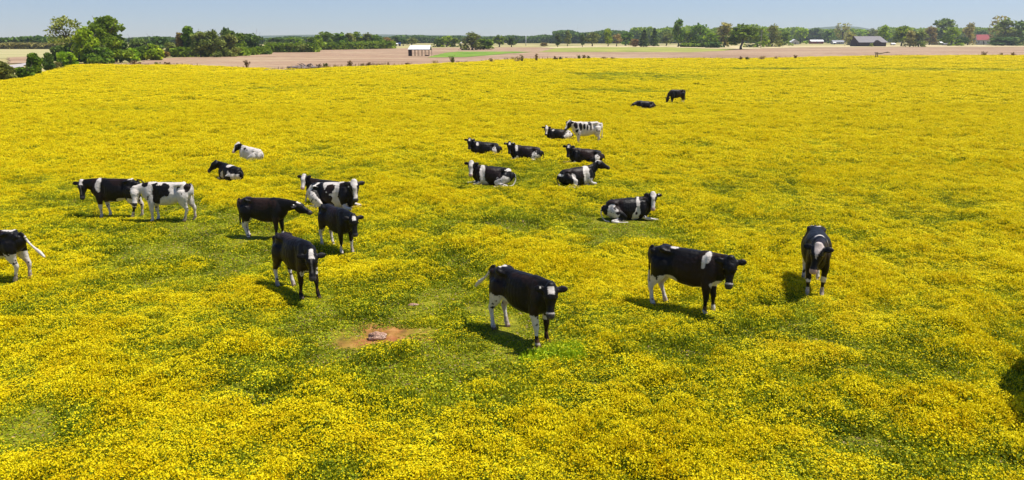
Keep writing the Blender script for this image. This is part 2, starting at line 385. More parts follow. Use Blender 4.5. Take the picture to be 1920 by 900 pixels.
def make_clump(name, rad, nf, nl, h, fs, seed, straw=0, leaf='leaf'):
    r_ = np.random.default_rng(seed)
    def disc(n):
        a = r_.random(n) * 2 * np.pi; q = rad * np.sqrt(r_.random(n)); return q * np.cos(a), q * np.sin(a), q / rad
    x, y, q = disc(nf); z = h * (0.72 + 0.38 * r_.random(nf)) * (1 - 0.62 * q ** 2)
    PF = rand_quads(np.stack([x, y, z], -1), fs * (0.7 + 0.6 * r_.random(nf)), r_, up=0.45)
    x, y, q = disc(nl); hh = h * (0.35 + 0.6 * r_.random(nl)) * (1 - 0.5 * q ** 2)
    base = np.stack([x, y, np.zeros(nl) - 0.03], -1)
    lean = r_.normal(size=(nl, 2)) * 0.25 * hh[:, None]
    tip = base + np.concatenate([lean, hh[:, None] + 0.03], 1)
    an = r_.random(nl) * 2 * np.pi; w = 0.011 * (0.7 + 0.8 * r_.random(nl)) * (rad / 0.3)
    wv = np.stack([np.cos(an) * w, np.sin(an) * w, np.zeros(nl)], -1)
    mid = base * 0.45 + tip * 0.55
    PL = np.stack([base - wv * 0.4, mid - wv, tip, mid + wv], 1)
    nb = nl                                       # broad little leaves held flat
    x, y, q = disc(nb); z = h * (0.15 + 0.6 * r_.random(nb)) * (1 - 0.5 * q ** 2)
    PB = rand_quads(np.stack([x, y, z], -1), 0.017 * (rad / 0.3) * (0.6 + 0.9 * r_.random(nb)), r_, up=0.3, asp=0.6)
    P = np.concatenate([PF, PL, PB]); k = len(PF)
    fm = np.concatenate([np.zeros(k), np.ones(len(P) - k)]).astype(int)
    if straw:
        st = r_.random(len(P)) < straw; fm[(fm == 1) & st] = 2
    return quads_to_mesh(name, P, r_.random(len(P)), [M['petal'], M[leaf], M['straw']], fm)

pc = bpy.data.collections.new('meadow_plants')       # source meshes only, never linked to the scene
protos = []
for v in range(3): protos.append(make_clump(f'plant_a{v}', 0.30, 350, 110, 0.20, 0.0092, 100 + v))
for v in range(3): protos.append(make_clump(f'plant_b{v}', 0.30, 190, 150, 0.19, 0.0090, 200 + v))
for v in range(3): protos.append(make_clump(f'plant_c{v}', 0.30, 66, 210, 0.18, 0.0088, 300 + v))
for v in range(2): protos.append(make_clump(f'plant_d{v}', 0.30, 22, 210, 0.08, 0.0085, 400 + v, straw=0.12))
protos.append(make_clump('plant_e0', 0.30, 14, 330, 0.22, 0.0088, 500, leaf='lime'))
for p_ in protos: pc.objects.link(p_)

def scatter(y0, y1, step, scl, margin=1.18, seed=0):
    """jittered grid between two distances inside the widened view"""
    r_ = np.random.default_rng(900 + seed)
    w = y1 * 0.70 * margin + 4
    gx, gy = np.meshgrid(np.arange(-w, w, step), np.arange(y0, y1, step))
    x = gx.ravel() + (r_.random(gx.size) - 0.5) * step * 1.1; y = gy.ravel() + (r_.random(gx.size) - 0.5) * step * 1.1
    k = (np.abs(x) < (np.abs(y) * 0.70 * margin + 3)) & (edge_fade(x, y) > 0.02)
    x, y = x[k], y[k]
    L = lush(x, y); so = blobs(x, y, SOIL_W, 0.35)
    keep = (r_.random(len(x)) > so * 0.62)
    for cx, cy, cc_, ss_, cs in LYING:              # nothing grows up through a lying animal
        dx, dy = x - cx, y - cy; u = dx * cc_ + dy * ss_; v = -dx * ss_ + dy * cc_
        keep &= ((u / (0.80 * cs)) ** 2 + (v / (0.36 * cs)) ** 2) > 1
    x, y, L, so = x[keep], y[keep], L[keep], so[keep]
    q = L + (r_.random(len(x)) - 0.5) * 0.22 + (vnoise(x / .42, y / .42, 91) - 0.5) * 0.42
    kind = np.where(q > 0.60, 0, np.where(q > 0.38, 1, np.where(q > 0.17, 2, 3)))
    tallg = fbm(x, y, 1.6, 2, 61)
    ix = np.choose(kind, [0, 3, 6, 9]) + (r_.random(len(x)) * np.choose(kind, [3, 3, 3, 2])).astype(int)
    lx_, ly_ = G(1042, 668, .1); ix = np.where(((x - lx_) / .42) ** 2 + ((y - ly_) / .40) ** 2 < .6 + .6 * vnoise(x / .2, y / .2, 5), 11, ix)
    s = scl * (0.8 + 0.45 * r_.random(len(x)))
    sz = (0.25 + 1.1 * tallg + 0.5 * vnoise(x / .42, y / .42, 91)) * (0.85 + 0.3 * r_.random(len(x))) * min(scl, 1.5) ** 0.5
    sz *= 0.75 + 0.5 * np.clip(L, 0, 1)
    for hx_, hy_, hr_ in HOOVES:              # short, trodden growth round the feet
        sz = sz * (1 - 0.6 * np.exp(-(((x - hx_) ** 2 + (y - hy_) ** 2) / hr_ ** 2)))
    sz = sz * (1 - 0.6 * so)
    rot = r_.random(len(x)) * 2 * np.pi
    return np.stack([x, y, zter(x, y) - 0.015], -1), ix, np.stack([s, s, sz], -1), rot

def build_meadow_plants():
    parts = [scatter(4.0, 17, 0.24, 0.86, 1.3, 1), scatter(17, 32, 0.29, 1.0, 1.22, 2), scatter(32, 60, 0.42, 1.45, 1.18, 3), scatter(60, 110, 0.85, 2.6, 1.15, 4), scatter(110, 300, 1.7, 5.0, 1.1, 5)]
    P = np.concatenate([p[0] for p in parts]); I = np.concatenate([p[1] for p in parts])
    S = np.concatenate([p[2] for p in parts]); Rz = np.concatenate([p[3] for p in parts])
    me = bpy.data.meshes.new('wildflowers'); me.vertices.add(len(P)); me.vertices.foreach_set('co', P.astype(np.float32).ravel()); me.update()
    a = me.attributes.new('idx', 'INT', 'POINT'); a.data.foreach_set('value', I.astype(np.int32))
    a = me.attributes.new('scl', 'FLOAT_VECTOR', 'POINT'); a.data.foreach_set('vector', S.astype(np.float32).ravel())
    rv = np.zeros((len(P), 3)); rv[:, 2] = Rz
    a = me.attributes.new('rot', 'FLOAT_VECTOR', 'POINT'); a.data.foreach_set('vector', rv.astype(np.float32).ravel())
    o = bpy.data.objects.new('wildflowers', me); COL.objects.link(o)
    for mm in (M['petal'], M['leaf'], M['straw']): me.materials.append(mm)
    ng = bpy.data.node_groups.new('scatter_plants', 'GeometryNodeTree')
    ng.interface.new_socket('Geometry', in_out='INPUT', socket_type='NodeSocketGeometry')
    ng.interface.new_socket('Geometry', in_out='OUTPUT', socket_type='NodeSocketGeometry')
    gi = ng.nodes.new('NodeGroupInput'); go = ng.nodes.new('NodeGroupOutput')
    ci = ng.nodes.new('GeometryNodeCollectionInfo'); ci.inputs[0].default_value = pc
    ci.inputs['Separate Children'].default_value = True; ci.inputs['Reset Children'].default_value = True
    iop = ng.nodes.new('GeometryNodeInstanceOnPoints'); iop.inputs['Pick Instance'].default_value = True
    def na_(nm, t):
        n = ng.nodes.new('GeometryNodeInputNamedAttribute'); n.data_type = t; n.inputs['Name'].default_value = nm; return n.outputs['Attribute']
    L = ng.links.new
    L(gi.outputs[0], iop.inputs['Points']); L(ci.outputs[0], iop.inputs['Instance'])
    L(na_('idx', 'INT'), iop.inputs['Instance Index']); L(na_('rot', 'FLOAT_VECTOR'), iop.inputs['Rotation']); L(na_('scl', 'FLOAT_VECTOR'), iop.inputs['Scale'])
    L(iop.outputs[0], go.inputs[0])
    md = o.modifiers.new('plants', 'NODES'); md.node_group = ng
    tag(o, 'mass of small yellow wildflowers and green leaves covering the pasture', 'wildflowers', kind='stuff')
    print('plants', len(P))

# ------------------------------------------------------------------ cows
m, nt, b = new_mat('coat')
at = N(nt, 'ShaderNodeAttribute'); at.attribute_name = 'coat'
tc = N(nt, 'ShaderNodeTexCoord'); nz = N(nt, 'ShaderNodeTexNoise'); nz.inputs['Scale'].default_value = 9; nz.inputs['Detail'].default_value = 6
nt.links.new(tc.outputs['Object'], nz.inputs['Vector'])
rp = ramp(nt, [(0.3, (0.72, 0.70, 0.68)), (0.7, (1, 1, 1))]); nt.links.new(nz.outputs['Fac'], rp.inputs[0])
mx = N(nt, 'ShaderNodeMixRGB'); mx.blend_type = 'MULTIPLY'; mx.inputs[0].default_value = 0.7
nt.links.new(at.outputs['Color'], mx.inputs[1]); nt.links.new(rp.outputs[0], mx.inputs[2]); nt.links.new(mx.outputs[0], b.inputs['Base Color'])
b.inputs['Roughness'].default_value = 0.46; b.inputs['Specular IOR Level'].default_value = 0.20
b.inputs['Sheen Weight'].default_value = 0.0; b.inputs['Sheen Roughness'].default_value = 0.4
bn = N(nt, 'ShaderNodeTexNoise'); bn.inputs['Scale'].default_value = 13; bn.inputs['Detail'].default_value = 5; nt.links.new(tc.outputs['Object'], bn.inputs['Vector'])
bp = N(nt, 'ShaderNodeBump'); bp.inputs['Strength'].default_value = 0.42; bp.inputs['Distance'].default_value = 0.05
nt.links.new(bn.outputs['Fac'], bp.inputs['Height']); nt.links.new(bp.outputs[0], b.inputs['Normal'])
M['coat'] = m
M['eye'] = flat('eye', (0.008, 0.006, 0.005), rough=0.15, spec=0.6, bump=0)
M['ear_tag'] = flat('ear_tag', (0.80, 0.74, 0.62), rough=0.5)

BLACK = np.array([0.0056, 0.0044, 0.0036]); WHITE = np.array([0.66, 0.60, 0.53]); PINK = np.array([0.52, 0.34, 0.28]); HOOF = np.array([0.10, 0.075, 0.05]); GREY = np.array([0.05, 0.045, 0.045]); BROWN = np.array([0.045, 0.02, 0.012])

def cr(pts, k):
    """Catmull-Rom refinement of rings (rows of numbers)"""
    P = np.array(pts, dtype=float); out = []
    for i in range(len(P) - 1):
        p0, p1, p2, p3 = P[max(i - 1, 0)], P[i], P[i + 1], P[min(i + 2, len(P) - 1)]
        for j in range(k):
            t = j / k
            out.append(0.5 * ((2 * p1) + (-p0 + p2) * t + (2 * p0 - 5 * p1 + 4 * p2 - p3) * t * t + (-p0 + 3 * p1 - 3 * p2 + p3) * t ** 3))
    out.append(P[-1]); return np.array(out)

HS = 1.17
class Body:
    def __init__(s): s.v = []; s.f = []; s.samp = []
    def loft(s, rings, seg, up=(0, 0, 1), expo=2.0, k=3, n=18):
        """rings: (x,y,z,hw,hh): hw across, hh along 'up'"""
        Q = cr(rings, k); Q[:, 3:] = np.maximum(Q[:, 3:], 0.012)
        C = Q[:, :3]; m_ = len(Q); up = Vector(up)
        T = [Vector(C[min(i + 1, m_ - 1)] - C[max(i - 1, 0)]).normalized() for i in range(m_)]
        fr = []
        for i in range(m_):
            lat = up.cross(T[i]); lat = lat.normalized() if lat.length > 1e-3 else Vector((0, 1, 0))
            fr.append((lat, T[i].cross(lat)))
        rows = []
        def ring(c, hw, hh, F_):
            b0 = len(s.v)
            for a in range(n):
                an = 2 * math.pi * a / n; ca, sa = math.cos(an), math.sin(an)
                ca = math.copysign(abs(ca) ** (2 / expo), ca); sa = math.copysign(abs(sa) ** (2 / expo), sa)
                s.v.append(tuple(Vector(c) + F_[0] * hw * ca + F_[1] * hh * sa))
            rows.append(b0)
        r0 = min(Q[0, 3], Q[0, 4]); r1 = min(Q[-1, 3], Q[-1, 4])
        for a in (75, 50, 25):
            ring(Vector(C[0]) - T[0] * r0 * 0.6 * math.sin(R(a)), Q[0, 3] * math.cos(R(a)), Q[0, 4] * math.cos(R(a)), fr[0])
        for i in range(m_): ring(C[i], Q[i, 3], Q[i, 4], fr[i])
        for a in (25, 50, 75):
            ring(Vector(C[-1]) + T[-1] * r1 * 0.6 * math.sin(R(a)), Q[-1, 3] * math.cos(R(a)), Q[-1, 4] * math.cos(R(a)), fr[-1])
        for a, b_ in zip(rows[:-1], rows[1:]):
            for q in range(n): s.f.append([a + q, a + (q + 1) % n, b_ + (q + 1) % n, b_ + q])
        s.f.append([rows[0] + q for q in reversed(range(n))]); s.f.append([rows[-1] + q for q in range(n)])
        for i in range(m_): s.samp.append((*C[i], (Q[i, 3] + Q[i, 4]) / 2, seg, i / (m_ - 1)))

SEGS = ['body', 'neck', 'head', 'ear', 'fl', 'fr', 'rl', 'rr', 'tail']
def make_cow(spec):
    pose = spec.get('pose', 'stand'); B = Body(); lie = pose == 'lie'
    fat = spec.get('fat', 1.0)
    if not lie:
        B.loft([(-.835, 0, 1.16, .07, .09), (-.80, 0, 1.13, .125, .165), (-.69, 0, 1.07, .185, .255), (-.50, 0, 1.01, .200 * fat, .310), (-.30, 0, .97, .208 * fat, .345), (-.02, 0, .93, .242 * fat, .385),
                (.22, 0, .93, .226 * fat, .385), (.42, 0, .965, .195, .365), (.58, 0, 1.005, .155, .32), (.70, 0, 1.03, .115, .24)], 0, expo=2.35)
        for s_ in (1, -1):
            B.loft([(-.60, s_ * .07, 1.275, .05, .045), (-.53, s_ * .155, 1.250, .055, .05), (-.38, s_ * .14, 1.20, .04, .04)], 0)      # hip bone
            B.loft([(-.80, s_ * .09, 1.19, .04, .05), (-.74, s_ * .12, 1.16, .05, .06)], 0)                                        # pin bone
            B.loft([(.42, s_ * .07, 1.24, .07, .10), (.47, s_ * .12, 1.08, .08, .15), (.49, s_ * .145, .92, .085, .15), (.47, s_ * .15, .76, .075, .12)], 0, up=(1, 0, 0))   # shoulder
        d = spec.get('legs', (0, 0, 0, 0))
        for s_, dx, sg in ((1, d[0], 4), (-1, d[1], 5)):
            B.loft([(.47, s_ * .15, .88, .075, .14), (.45, s_ * .165, .68, .076, .118), (.455 + dx * .4, s_ * .155, .50, .061, .078), (.465 + dx * .6, s_ * .15, .385, .057, .064),
                    (.46 + dx * .8, s_ * .148, .26, .035, .039), (.46 + dx, s_ * .148, .13, .045, .049), (.485 + dx, s_ * .15, .06, .046, .054), (.50 + dx, s_ * .15, .01, .058, .068)], sg, up=(1, 0, 0))
        for s_, dx, sg in ((1, d[2], 6), (-1, d[3], 7)):
            B.loft([(-.56, s_ * .13, 1.02, .12, .21), (-.57, s_ * .155, .84, .100, .200), (-.60 + dx * .3, s_ * .16, .67, .082, .150), (-.665 + dx * .5, s_ * .155, .53, .055, .086),
                    (-.71 + dx * .6, s_ * .15, .43, .050, .068), (-.675 + dx * .8, s_ * .148, .28, .036, .042), (-.645 + dx, s_ * .148, .13, .045, .050), (-.62 + dx, s_ * .15, .06, .046, .055), (-.60 + dx, s_ * .15, .01, .058, .068)], sg, up=(1, 0, 0))
        if spec.get('udder'): B.loft([(-.45, 0, .64, .06, .05), (-.36, 0, .57, .13, .09), (-.24, 0, .58, .08, .06)], 0)
        tl = spec.get('tail', 'hang')
        if tl == 'hang': tp = [(-.80, 0, 1.26), (-.87, 0, 1.20), (-.885, .01, 1.0), (-.87, .02, .75), (-.87, .03, .55), (-.875, .03, .42)]
        elif tl == 'out': tp = [(-.80, 0, 1.26), (-.90, 0, 1.21), (-.99, .0, 1.05), (-1.14, .02, .92), (-1.30, .03, .80), (-1.42, .03, .68)]
        else: tp = [(-.80, 0, 1.27), (-.88, .0, 1.28), (-.98, .03, 1.24), (-1.05, .06, 1.14), (-1.07, .08, 1.0), (-1.06, .08, .85)]
        w = [.035, .028, .024, .023, .034, .022]
        if tl == 'out': w = [.035, .032, .030, .030, .046, .030]
        B.loft([(*p, q, q) for p, q in zip(tp, w)], 8, up=(0, 1, 0), n=10)
        S0 = Vector((.58, 0, 1.10))
    else:
        sd_ = spec.get('side', 1)
        B.loft([(-.80, 0, .42, .11, .13), (-.74, 0, .41, .20, .23), (-.60, 0, .42, .25, .31), (-.35, 0, .405, .265, .35), (-.05, 0, .40, .30, .385),
                (.22, 0, .405, .28, .39), (.45, 0, .43, .235, .37), (.60, 0, .47, .18, .32), (.72, 0, .50, .13, .23)], 0, expo=2.2)
        for s_ in (1, -1):
            B.loft([(-.56, s_ * .14, .655, .05, .04), (-.48, s_ * .21, .645, .055, .045), (-.38, s_ * .19, .60, .04, .04)], 0)
            B.loft([(.48, s_ * .13, .66, .07, .10), (.50, s_ * .19, .45, .09, .14), (.46, s_ * .21, .25, .08, .11)], 0, up=(1, 0, 0))
        for s_, sg in ((1, 4), (-1, 5)):
            if spec.get('ext') == s_:
                B.loft([(.44, s_ * .20, .26, .07, .08), (.58, s_ * .24, .13, .055, .055), (.76, s_ * .25, .10, .048, .045), (.95, s_ * .25, .07, .034, .034), (1.08, s_ * .25, .055, .042, .04)], sg)
            else:
                B.loft([(.44, s_ * .20, .26, .07, .08), (.58, s_ * .25, .13, .060, .06), (.74, s_ * .26, .10, .052, .052)], sg)
                B.loft([(.75, s_ * .25, .08, .05, .05), (.62, s_ * .20, .05, .035, .035), (.47, s_ * .15, .045, .036, .036), (.38, s_ * .14, .045, .042, .04)], sg)
        sg = 6 if sd_ > 0 else 7
        B.loft([(-.58, sd_ * .12, .44, .12, .2), (-.48, sd_ * .27, .34, .12, .20), (-.28, sd_ * .37, .24, .085, .15), (-.14, sd_ * .40, .17, .06, .09)], sg)
        B.loft([(-.16, sd_ * .40, .16, .06, .09), (-.36, sd_ * .43, .12, .05, .065), (-.56, sd_ * .44, .09, .05, .055), (-.62, sd_ * .47, .08, .045, .05)], sg)
        B.loft([(-.62, sd_ * .46, .075, .045, .045), (-.44, sd_ * .52, .055, .034, .034), (-.22, sd_ * .54, .05, .034, .036), (-.10, sd_ * .55, .05, .046, .044)], sg)
        sg = 7 if sd_ > 0 else 6
        B.loft([(-.58, -sd_ * .12, .42, .1, .2), (-.42, -sd_ * .24, .28, .09, .16), (-.20, -sd_ * .28, .15, .06, .09)], sg)
        B.loft([(-.80, 0, .54, .035, .035), (-.90, 0, .45, .028, .028), (-.92, sd_ * .06, .25, .025, .025), (-.84, sd_ * .22, .08, .024, .024), (-.70, sd_ * .36, .05, .034, .03)], 8, up=(0, 1, 0), n=10)
        S0 = Vector((.58, 0, .62))
    ya, ne, nl = R(spec.get('neck_yaw', 0)), R(spec.get('neck_el', 12)), spec.get('neck_len', .56)
    poll = S0 + Vector((math.cos(ne) * math.cos(ya), math.cos(ne) * math.sin(ya), math.sin(ne))) * nl
    mid = S0 + Vector((math.cos(ne * .8) * math.cos(ya * .45), math.cos(ne * .8) * math.sin(ya * .45), math.sin(ne * .8))) * nl * .52
    hy, hp = R(spec.get('head_yaw', 0)), R(spec.get('head_pitch', 50))
    d = Vector((math.cos(hp) * math.cos(hy), math.cos(hp) * math.sin(hy), -math.sin(hp)))
    u = Vector((0, 0, 1)); u = (u - d * u.dot(d)).normalized(); l = u.cross(d)
    if spec.get('roll'):
        q = Matrix.Rotation(R(spec['roll']), 3, d); u = q @ u; l = q @ l
    nb = poll + d * .05 - u * .03
    st = S0 - Vector((.24, 0, .07 if not lie else .10))
    B.loft([(*st, .165, .31), (*(S0 - Vector((.06, 0, .04))), .155, .275), (*(S0 * .6 + mid * .4 - Vector((0, 0, .02))), .13, .225), (*(mid - Vector((0, 0, .02))), .112, .18), (*nb, .09, .125)], 1, expo=2.15)
    H = []
    for a, dn, hw, hh in ((-.04, .0, .062, .055), (.03, .03, .105, .098), (.10, .048, .118, .130), (.19, .062, .102, .138), (.27, .052, .074, .102), (.36, .040, .062, .072), (.43, .040, .072, .070), (.475, .040, .064, .057)):
        c = poll + (d * a - u * dn) * HS; H.append((*c, hw * HS, hh * HS))
    B.loft(H, 2, up=tuple(u), expo=2.2)
    for s_ in (1, -1):
        e0 = poll + d * .05 + l * s_ * .095 - u * .02; dr = (l * s_ * 1.0 - u * .10 - d * .18 + Vector((0, 0, spec.get('ear', -.12)))).normalized()
        B.loft([(*e0, .026, .036), (*(e0 + dr * .07), .029, .066), (*(e0 + dr * .14), .027, .074), (*(e0 + dr * .205), .022, .038)], 3, up=tuple(d), n=12)
    # one continuous skin
    me = bpy.data.meshes.new('tmp'); me.from_pydata(B.v, [], B.f); me.update()
    o = bpy.data.objects.new('tmp', me); COL.objects.link(o)
    rm = o.modifiers.new('r', 'REMESH'); rm.mode = 'VOXEL'; rm.voxel_size = spec.get('voxel', .019); rm.adaptivity = 0
    sm = o.modifiers.new('s', 'SMOOTH'); sm.factor = .5; sm.iterations = 5
    dg = bpy.context.evaluated_depsgraph_get(); dg.update()
    out = bpy.data.meshes.new_from_object(o.evaluated_get(dg)); bpy.data.objects.remove(o)
    co = np.empty(len(out.vertices) * 3, dtype=np.float32); out.vertices.foreach_get('co', co); V = co.reshape(-1, 3).astype(float)
    SA = np.array([(x, y, z, r, sg, t) for x, y, z, r, sg, t in B.samp])
    best = np.full(len(V), 1e9); seg = np.zeros(len(V), int); tt = np.zeros(len(V))
    for x, y, z, r, sg, t in SA:
        dd = np.sqrt((V[:, 0] - x) ** 2 + (V[:, 1] - y) ** 2 + (V[:, 2] - z) ** 2) / max(r, .03)
        if sg in (0,): dd = dd * 1.02
        k = dd < best; best[k] = dd[k]; seg[k] = int(sg); tt[k] = t
    # hollows and ribs of the trunk
    k = np.isin(seg, (0, 4, 5, 6, 7)); sy = np.sign(V[:, 1]); x_, z_ = V[:, 0], V[:, 2]; zo = 0 if not lie else .54
    g = lambda x0, z0, rx, rz: np.exp(-(((x_ - x0) / rx) ** 2 + ((z_ - z0 + zo) / rz) ** 2))
    ramp_ = np.clip(np.abs(V[:, 1]) / .08, 0, 1)
    dv = -.060 * g(-.36, 1.12, .10, .12) - .038 * g(.27, .95, .07, .22) + .022 * g(-.10, .88, .22, .20) - .036 * g(-.66, 1.12, .07, .14) + .026 * g(-.58, .88, .14, .16)
    dv = dv + .0045 * np.sin(x_ * 75 + z_ * 6) * g(.0, .98, .26, .22)
    V[k, 1] += (dv * sy * ramp_)[k]
    out.vertices.foreach_set('co', V.astype(np.float32).ravel()); out.update()
    C = coat_colours(spec, V, seg, tt, np.array(poll), np.array(d), np.array(l), np.array(u), lie)
    a = out.color_attributes.new('coat', 'FLOAT_COLOR', 'POINT')
    a.data.foreach_set('color', np.concatenate([C, np.ones((len(C), 1))], 1).astype(np.float32).ravel())
    out.materials.clear(); out.materials.append(M['coat'])
    out.polygons.foreach_set('use_smooth', np.ones(len(out.polygons), dtype=bool))
    sc = spec.get('scale', 1.0); x, y = spec['at']
    c = bpy.data.objects.new('cow', out); COL.objects.link(c); out.name = 'cow_body'
    c.location = (x, y, zt(x, y) - (0.02 if lie else 0.01)); c.rotation_euler = (0, 0, spec['heading']); c.scale = (sc, sc, sc)
    tag(c, spec['label'], spec.get('cat', 'cow'), 'black and white cattle in the flowering pasture')
    if math.hypot(x, y) < 45:
        for s_ in (1, -1):
            mb = MB(); p = poll + d * .19 + l * s_ * .117 + u * .0
            bmm = bmesh.new(); bmesh.ops.create_icosphere(bmm, subdivisions=2, radius=.021)
            mev = bpy.data.meshes.new('eye'); bmm.to_mesh(mev); bmm.free(); mev.materials.append(M['eye'])
            e = bpy.data.objects.new('eye', mev); COL.objects.link(e); e.parent = c; e.location = p
    for s_ in spec.get('tags', ()):
        e0 = poll + d * .03 + l * s_ * .07; dr = (l * s_ - u * .10 - d * .18 + Vector((0, 0, spec.get('ear', -.12)))).normalized()
        mb = MB(); q = e0 + dr * .12 + u * .028
        a_, b_ = dr * .015, d * .020
        P = [q - a_ - b_, q + a_ - b_, q + a_ + b_, q - a_ + b_]; h = u * .006
        mb.v = [tuple(v) for v in P] + [tuple(v + h) for v in P]
        mb.f = [[3, 2, 1, 0], [4, 5, 6, 7], [0, 1, 5, 4], [1, 2, 6, 5], [2, 3, 7, 6], [3, 0, 4, 7]]
        mb.build('ear_tag', M['ear_tag'], c)
    return c

def n3(V, sc, seed):
    s = seed * 13.7
    return np.array([mnoise.noise(Vector((v[0] * sc + s, v[1] * sc + s, v[2] * sc - s))) for v in V])

def coat_colours(spec, V, seg, tt, poll, d, l, u, lie):
    sd_ = spec.get('seed', 1); na_ = n3(V, 4.0, sd_) + 0.5 * n3(V, 10.0, sd_ + 3) + 0.28 * n3(V, 24.0, sd_ + 6)
    x, y, z = V[:, 0], V[:, 1], V[:, 2]
    white = np.zeros(len(V)) if spec.get('base', 'black') == 'black' else np.ones(len(V))
    body = np.isin(seg, (0, 1, 4, 5, 6, 7))
    def side(s): return (np.abs(y) < .10 + .06 * na_) if s == 'T' else np.ones(len(V), bool) if s == 'B' else (y > -0.03 if s == 'L' else y < 0.03)
    for (wb, s, x0, z0, rx, rz) in spec.get('patches', ()):
        k = (((x - x0) / rx) ** 2 + ((z - z0) / rz) ** 2 + na_ * 1.0) < 1
        white[k & body & side(s)] = 1.0 if wb == 'w' else 0.0
    if spec.get('blotch'):                   # scattered patches
        s_, th = spec['blotch']
        nb = n3(V * np.array([1, 1, .8]), s_, sd_ + 9)
        white[body & (nb > th)] = 1 - (0 if spec.get('base', 'black') == 'black' else 1)
    if spec.get('belly'): white[(z + na_ * .05 < spec['belly']) & np.isin(seg, (0,)) & (x > spec.get('belly_x', -.6)) & (x < spec.get('belly_x1', .5))] = 1
    for sg, h in zip((4, 5, 6, 7), spec.get('legw', (.35, .35, .6, .6))):
        k = seg == sg
        if lie:
            if h >= .9: white[k] = 1
            elif h > .6: white[k & (z + na_ * .05 < .32)] = 1
            elif h > 0: white[k & (z + na_ * .05 < .13)] = 1
        else:
            white[k & (z + na_ * .09 < h)] = 1
            if h == 0: white[k] = 0
            if h < 0: white[k & (z < -h)] = 0
    for sg, h0, h1 in spec.get('socks', ()): white[(seg == sg) & (z > h0) & (z < h1)] = 0
    spk = n3(V, 13.0, sd_ + 12); white[(spk > .42) & np.isin(seg, (4, 5, 6, 7)) & (z > .1)] = 0
    k = seg == 8
    white[k] = 0; tw = spec.get('tailw', .6); white[k & (tt > tw)] = 1
    # head
    rel = (V - poll) / HS; a, b_, c_ = rel @ d, rel @ l, rel @ u
    hd = (seg == 2); fc = spec.get('face', 'star'); na2 = na_ * .02
    front = c_ > -.045
    if fc == 'white': hw_ = np.ones(len(V), bool)
    elif fc == 'blaze': hw_ = front & (np.abs(b_) + na2 < .05 + .03 * (a < .1))
    elif fc == 'wide': hw_ = front & (np.abs(b_) + na2 < .075)
    elif fc == 'half': hw_ = (b_ * spec.get('half', 1) > -.03 + na2)
    elif fc == 'star': hw_ = front & (np.abs(b_) + na2 < .045) & (a > .0) & (a < .12)
    elif fc == 'star_strip': hw_ = front & (((np.abs(b_) + na2 < .05) & (a < .10)))
    elif fc == 'tri': hw_ = front & (a < .24) & (np.abs(b_ - .02) < .075 * (1 - a / .26))
    else: hw_ = np.zeros(len(V), bool)
    white[hd] = hw_[hd]
    white[seg == 3] = 1.0 if spec.get('whiteears') else 0.0
    C = BLACK[None] * (1 - white[:, None]) + WHITE[None] * white[:, None]
    br = n3(V, 1.7, sd_ + 5); kb = (white < .5) & (br > .12) & body
    C[kb] = C[kb] * .6 + BROWN * .30 * spec.get('brown', 1.0)
    if fc == 'star_strip':
        k2 = hd & front & (np.abs(b_) < .016) & (a >= .10) & (a < .36); C[k2] = WHITE * .16
    if fc == 'tri': k2 = hd & (white > .5); C[k2] = C[k2] * .6 + PINK * .3
    mz = hd & (a > .42); C[mz] = GREY if spec.get('muzzle', 'grey') == 'grey' else PINK
    lip = hd & (a > .395) & (a <= .42) & (c_ > -.10) & bool(spec.get('lip', False)); C[lip] = WHITE * .8
    inner = (seg == 3) & (((rel @ u) > .0) & (np.abs(b_) > .12) & (np.abs(b_) < .2) & (a > .02)); C[inner] = C[inner] * .6 + PINK * .15
    if not lie:
        hf = np.isin(seg, (4, 5, 6, 7)) & (z < .065); C[hf] = HOOF
        dirt = np.isin(seg, (4, 5, 6, 7)) & (z < .22) & (na_ > .0); C[dirt] = C[dirt] * .55 + np.array([.20, .10, .04]) * .45
    pk = (white > .5) & (np.isin(seg, (6, 7, 0))) & (z < (.55 if not lie else .2)) & (np.abs(y) < .12); C[pk] = C[pk] * .5 + PINK * .5
    return C

def place(rx, ry, fx, fy, sc):
    """from the ground points under the hind and the fore hooves"""
    a, b_ = Vector(GT(rx, ry)), Vector(GT(fx, fy)); h = math.atan2(b_.y - a.y, b_.x - a.x); mid = (a + b_) / 2
    o = mid + Vector((math.cos(h), math.sin(h))) * .08 * sc
    return dict(at=(o.x, o.y), heading=h, scale=sc)
def at(px, py, deg, sc=1.0): return dict(at=GT(px, py), heading=R(deg), scale=sc)

